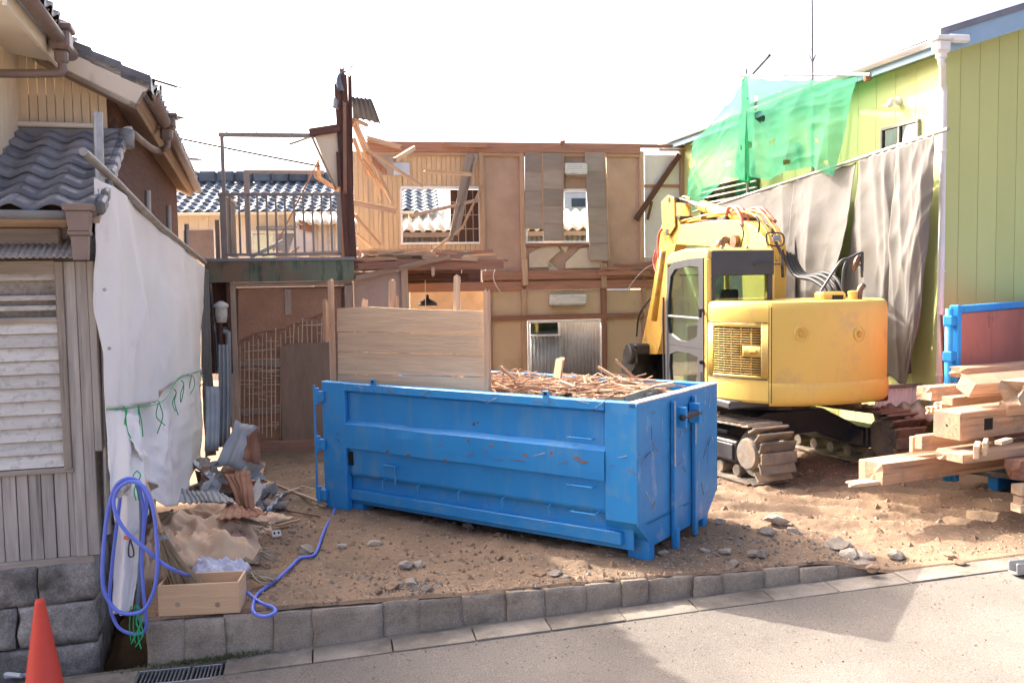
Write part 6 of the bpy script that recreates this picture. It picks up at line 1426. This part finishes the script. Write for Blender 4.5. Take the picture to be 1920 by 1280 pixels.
for (x0, x1, y0, y1, Y, lab) in ((407, 431, 646, 838, 13.2, 'tall narrow grey ribbed sheet leaning beside the mud wall'), (383, 410, 724, 845, 12.6, 'flat grey sheet leaning on the end of the white fence')):
    corrug('leaning_sheet', at(x0, y1, Y-.3), at(x1, y1, Y-.25), at(x0+2, y0, Y), at(x1, y0, Y+.05), .12, .02 if x0 > 400 else .004, m_zinc, None, nv=6, bend=lambda u, v: V((0, .04*math.sin(v*3), 0)), label=lab, cat='scrap metal')
def stick(p, q, w_, t_, mt, lab, z=.03):
    MB().jbar(gz(*p, z), gz(*q, z+.02), w_, t_, .03, .03).build('stick', mt, label=lab, cat='stick')
stick((495, 900), (610, 945), .03, .025, m_soffit, 'long thin lath lying from the scrap heap toward the skip', .06)
stick((510, 952), (600, 968), .012, .012, m_darkwood, 'thin dark rod on the dirt left of the skip')
stick((530, 905), (595, 918), .03, .02, m_woodl, 'pale lath behind the long one')
stick((482, 905), (492, 868), .09, .03, m_wood, 'short brown board standing in the scrap heap', .1)
stick((455, 900), (480, 905), .05, .05, m_redwood, 'red brown wood offcut in the scrap heap', .25)
stick((1225, 1046), (1290, 1062), .05, .05, m_wood, 'broken reddish stick near the kerb right of the skip foot') if False else None
stick((1635, 1148), (1728, 1146), .016, .012, m_wood, 'thin reddish twig on the sunlit road', roadz(5)-.02)
stick((1742, 1170), (1770, 1180), .016, .008, m_white, 'small pale sliver on the sunlit road', roadz(5)-.025)
stick((1658, 1182), (1688, 1180), .02, .015, m_soffit, 'small brown twig at the edge of the skip shadow', roadz(5)-.025)
stick((1782, 1060), (1820, 1062), .03, .02, m_white, 'white plastic strip at the end of the kerb', roadz(6)+.0)
ol = thing('outlet_plate', 'cream double outlet plate lying on the dirt', 'outlet', gz(518, 1002))
oc = gz(518, 1000, .05); OM = Matrix.Rotation(.5, 3, 'Z') @ Matrix.Rotation(RAD(50), 3, 'X')
MB().obox(oc, (.10, .075, .03), OM, .006).build('plate', m_creamt, ol)
for d in (-.022, .022): MB().obox(oc+OM @ V((d, 0, .016)), (.018, .022, .004), OM, 0).build('socket', m_dark, ol)
# broken concrete and stones, one by one
rk = [(640, 1028, .13, 'pale grey stone nearest the skip left foot'), (703, 1020, .14, 'angular pale stone under the skip middle'), (572, 1036, .2, 'flat grey slab crossed by the hose'), (735, 1105, .16, 'brown clod beside the rubble at the kerb'), (770, 1098, .14, 'grey rubble lump behind the kerb'), (785, 1060, .12, 'small white stone behind the kerb rubble'), (762, 1060, .16, 'large dusty stone left of the white one'), (800, 1108, .12, 'flat broken mortar piece on the kerb'), (710, 1112, .08, 'small pale chip left of the brown clod'), (1012, 1075, .12, 'pointed brown stone by the sunlit patch'), (1040, 1075, .14, 'dark flat stone by the sunlit patch'), (1062, 1082, .08, 'small white pebble by the sunlit patch'), (935, 1042, .12, 'brown clod in front of the skip'), (1245, 1040, .12, 'pale stone right of the skip foot'), (1322, 1038, .1, 'small pale stone in the skip shadow'), (1360, 1040, .13, 'reddish broken brick in the skip shadow'), (1420, 1045, .2, 'pale rubble block in the skip shadow'), (1440, 1005, .18, 'upright grey rubble in the skip shadow'), (1490, 1002, .16, 'grey stone at the shadow edge'), (1455, 990, .22, 'broad half buried stone in the shadow'), (1570, 1020, .28, 'flat concrete slab piece at the end of the kerb'), (1590, 1035, .2, 'tilted concrete piece at the end of the kerb'), (1620, 1032, .16, 'small concrete piece right of the tilted one'), (1636, 1055, .14, 'brown lump at the very end of the kerb'), (1680, 1030, .2, 'sunlit earth covered stone'), (1780, 1030, .14, 'brown sunlit clod right of the kerb end'), (1800, 1040, .12, 'small sunlit clod at the road edge'), (1350, 985, .16, 'tall stone beside the rear skip foot'), (880, 985, .14, 'half buried slab under the skip'), (1375, 1062, .14, 'pale flat chip on the kerb top'), (470, 1052, .09, 'grey pebble by the rope bundle'), (1870, 935, .16, 'bluish broken tile on the dirt by the timber')]
for i, (x, y, s_, lab) in enumerate(rk):
    c = gz(x, y); q = KP.T.inverted() @ c; c.z = max(loth(q.x, q.y), roadz(q.x)-.05 if q.y > 0 else -9)+s_*.12
    MB().rock(c, (s_*1.1, s_*.9, s_*.6), i+60, 2, 0, .35, Matrix.Rotation(rnd.uniform(0, 6), 3, 'Z')).build('stone', m_dirt if 'clod' in lab or 'brown' in lab else m_rock, label=lab, cat='stone')
# uncountable bits: straw, splinters and gravel on the lot, crumbs on the road
m = MB(); m2 = MB()
def lotp():
    while True:
        s = rnd.uniform(0, 9); e = rnd.random()**1.5*6
        return s, e
for i in range(3600):
    s, e = lotp(); z = loth(s, -e)+.006; c = KP.W(s, -e-.04, z); a = rnd.uniform(0, 6.28); L_ = rnd.uniform(.006, .03)*(2.4 if rnd.random() < .07 else 1); d = V((math.cos(a), math.sin(a), rnd.gauss(0, .25)))*L_; w_ = V((-d.y, d.x, 0)).normalized()*rnd.uniform(.001, .003)
    m.add([c-d-w_, c+d-w_, c+d+w_, c-d+w_, c+V((0, 0, .004))], [[0, 1, 4], [1, 2, 4], [2, 3, 4], [3, 0, 4], [0, 1, 2, 3]])
m.build('straw_litter', m_woodl, kind='stuff', label='scattered straw and wood splinters over the dirt', cat='litter')
def pebble(mm, c, r):
    o = [V((1, 0, 0)), V((0, 1, 0)), V((-1, 0, 0)), V((0, -1, 0)), V((0, 0, .8)), V((0, 0, -.6))]; a = rnd.uniform(0, 6); Rm_ = Matrix.Rotation(a, 3, 'Z')
    mm.add([c+Rm_ @ V([x*r*rnd.uniform(.6, 1.2) for x in p]) for p in o], [[0, 1, 4], [1, 2, 4], [2, 3, 4], [3, 0, 4], [1, 0, 5], [2, 1, 5], [3, 2, 5], [0, 3, 5]])
for i in range(4200):
    s, e = lotp(); pebble(m2, KP.W(s, -e-.04, loth(s, -e)), rnd.uniform(.004, .016) if rnd.random() < .93 else rnd.uniform(.016, .04))
m4 = MB()
for i in range(2600):
    s, e = lotp(); pebble(m4, KP.W(s, -e-.04, loth(s, -e)), rnd.uniform(.008, .028) if rnd.random() < .93 else rnd.uniform(.03, .06))
m4.build('earth_clods', m_dirt, kind='stuff', label='crumbly clods of brown earth over the lot', cat='earth')
m5 = MB()
for (px, py, n_, sp) in ((770, 1100, 90, 40), (1300, 1045, 80, 70), (1440, 1020, 90, 60), (1590, 1035, 70, 40), (540, 1010, 60, 50), (480, 965, 120, 60)):
    for i in range(n_):
        c = gz(px+rnd.gauss(0, sp), py+rnd.gauss(0, sp*.25)); q = KP.T.inverted() @ c
        if q.y > -.05: continue
        c.z = loth(q.x, q.y)+.004; r_ = rnd.uniform(.008, .03); pebble(m5, c, r_)
m5.build('rubble_chips', m_conc, kind='stuff', label='pale crushed tile and mortar chips strewn over the dirt', cat='rubble')
m2.build('gravel', m_rock, kind='stuff', label='fine gravel and crumbs scattered over the dirt', cat='gravel')
m3 = MB()
for i in range(900):
    s = rnd.uniform(-2, 8); d = .38+rnd.random()**2*2.6; z = roadz(s)-.012-.012*min(d, 5)+.002; pebble(m3, KP.W(s, d, z), rnd.uniform(.003, .011))
m3.build('road_crumbs', m_dirt, kind='stuff', label='earth crumbs and chips scattered on the road', cat='litter')
# weeds by the grate
wd = MB()
for i in range(500):
    s = gs0+.2+rnd.gauss(.3, .28); d = rnd.uniform(.0, .1); c = KP.W(s, d, roadz(s)+.004); L_ = rnd.uniform(.01, .055); a = rnd.uniform(0, 6.28); t_ = V((math.cos(a)*.7, math.sin(a)*.7, rnd.uniform(.2, .9)))*L_; w_ = V((-t_.y, t_.x, 0)).normalized()*.006
    wd.add([c, c+t_*.5+w_, c+t_, c+t_*.5-w_], [[0, 1, 2, 3]])
wd.build('weeds', m_leaf, kind='stuff', label='low weeds and dead leaves along the kerb foot by the grate', cat='weeds')
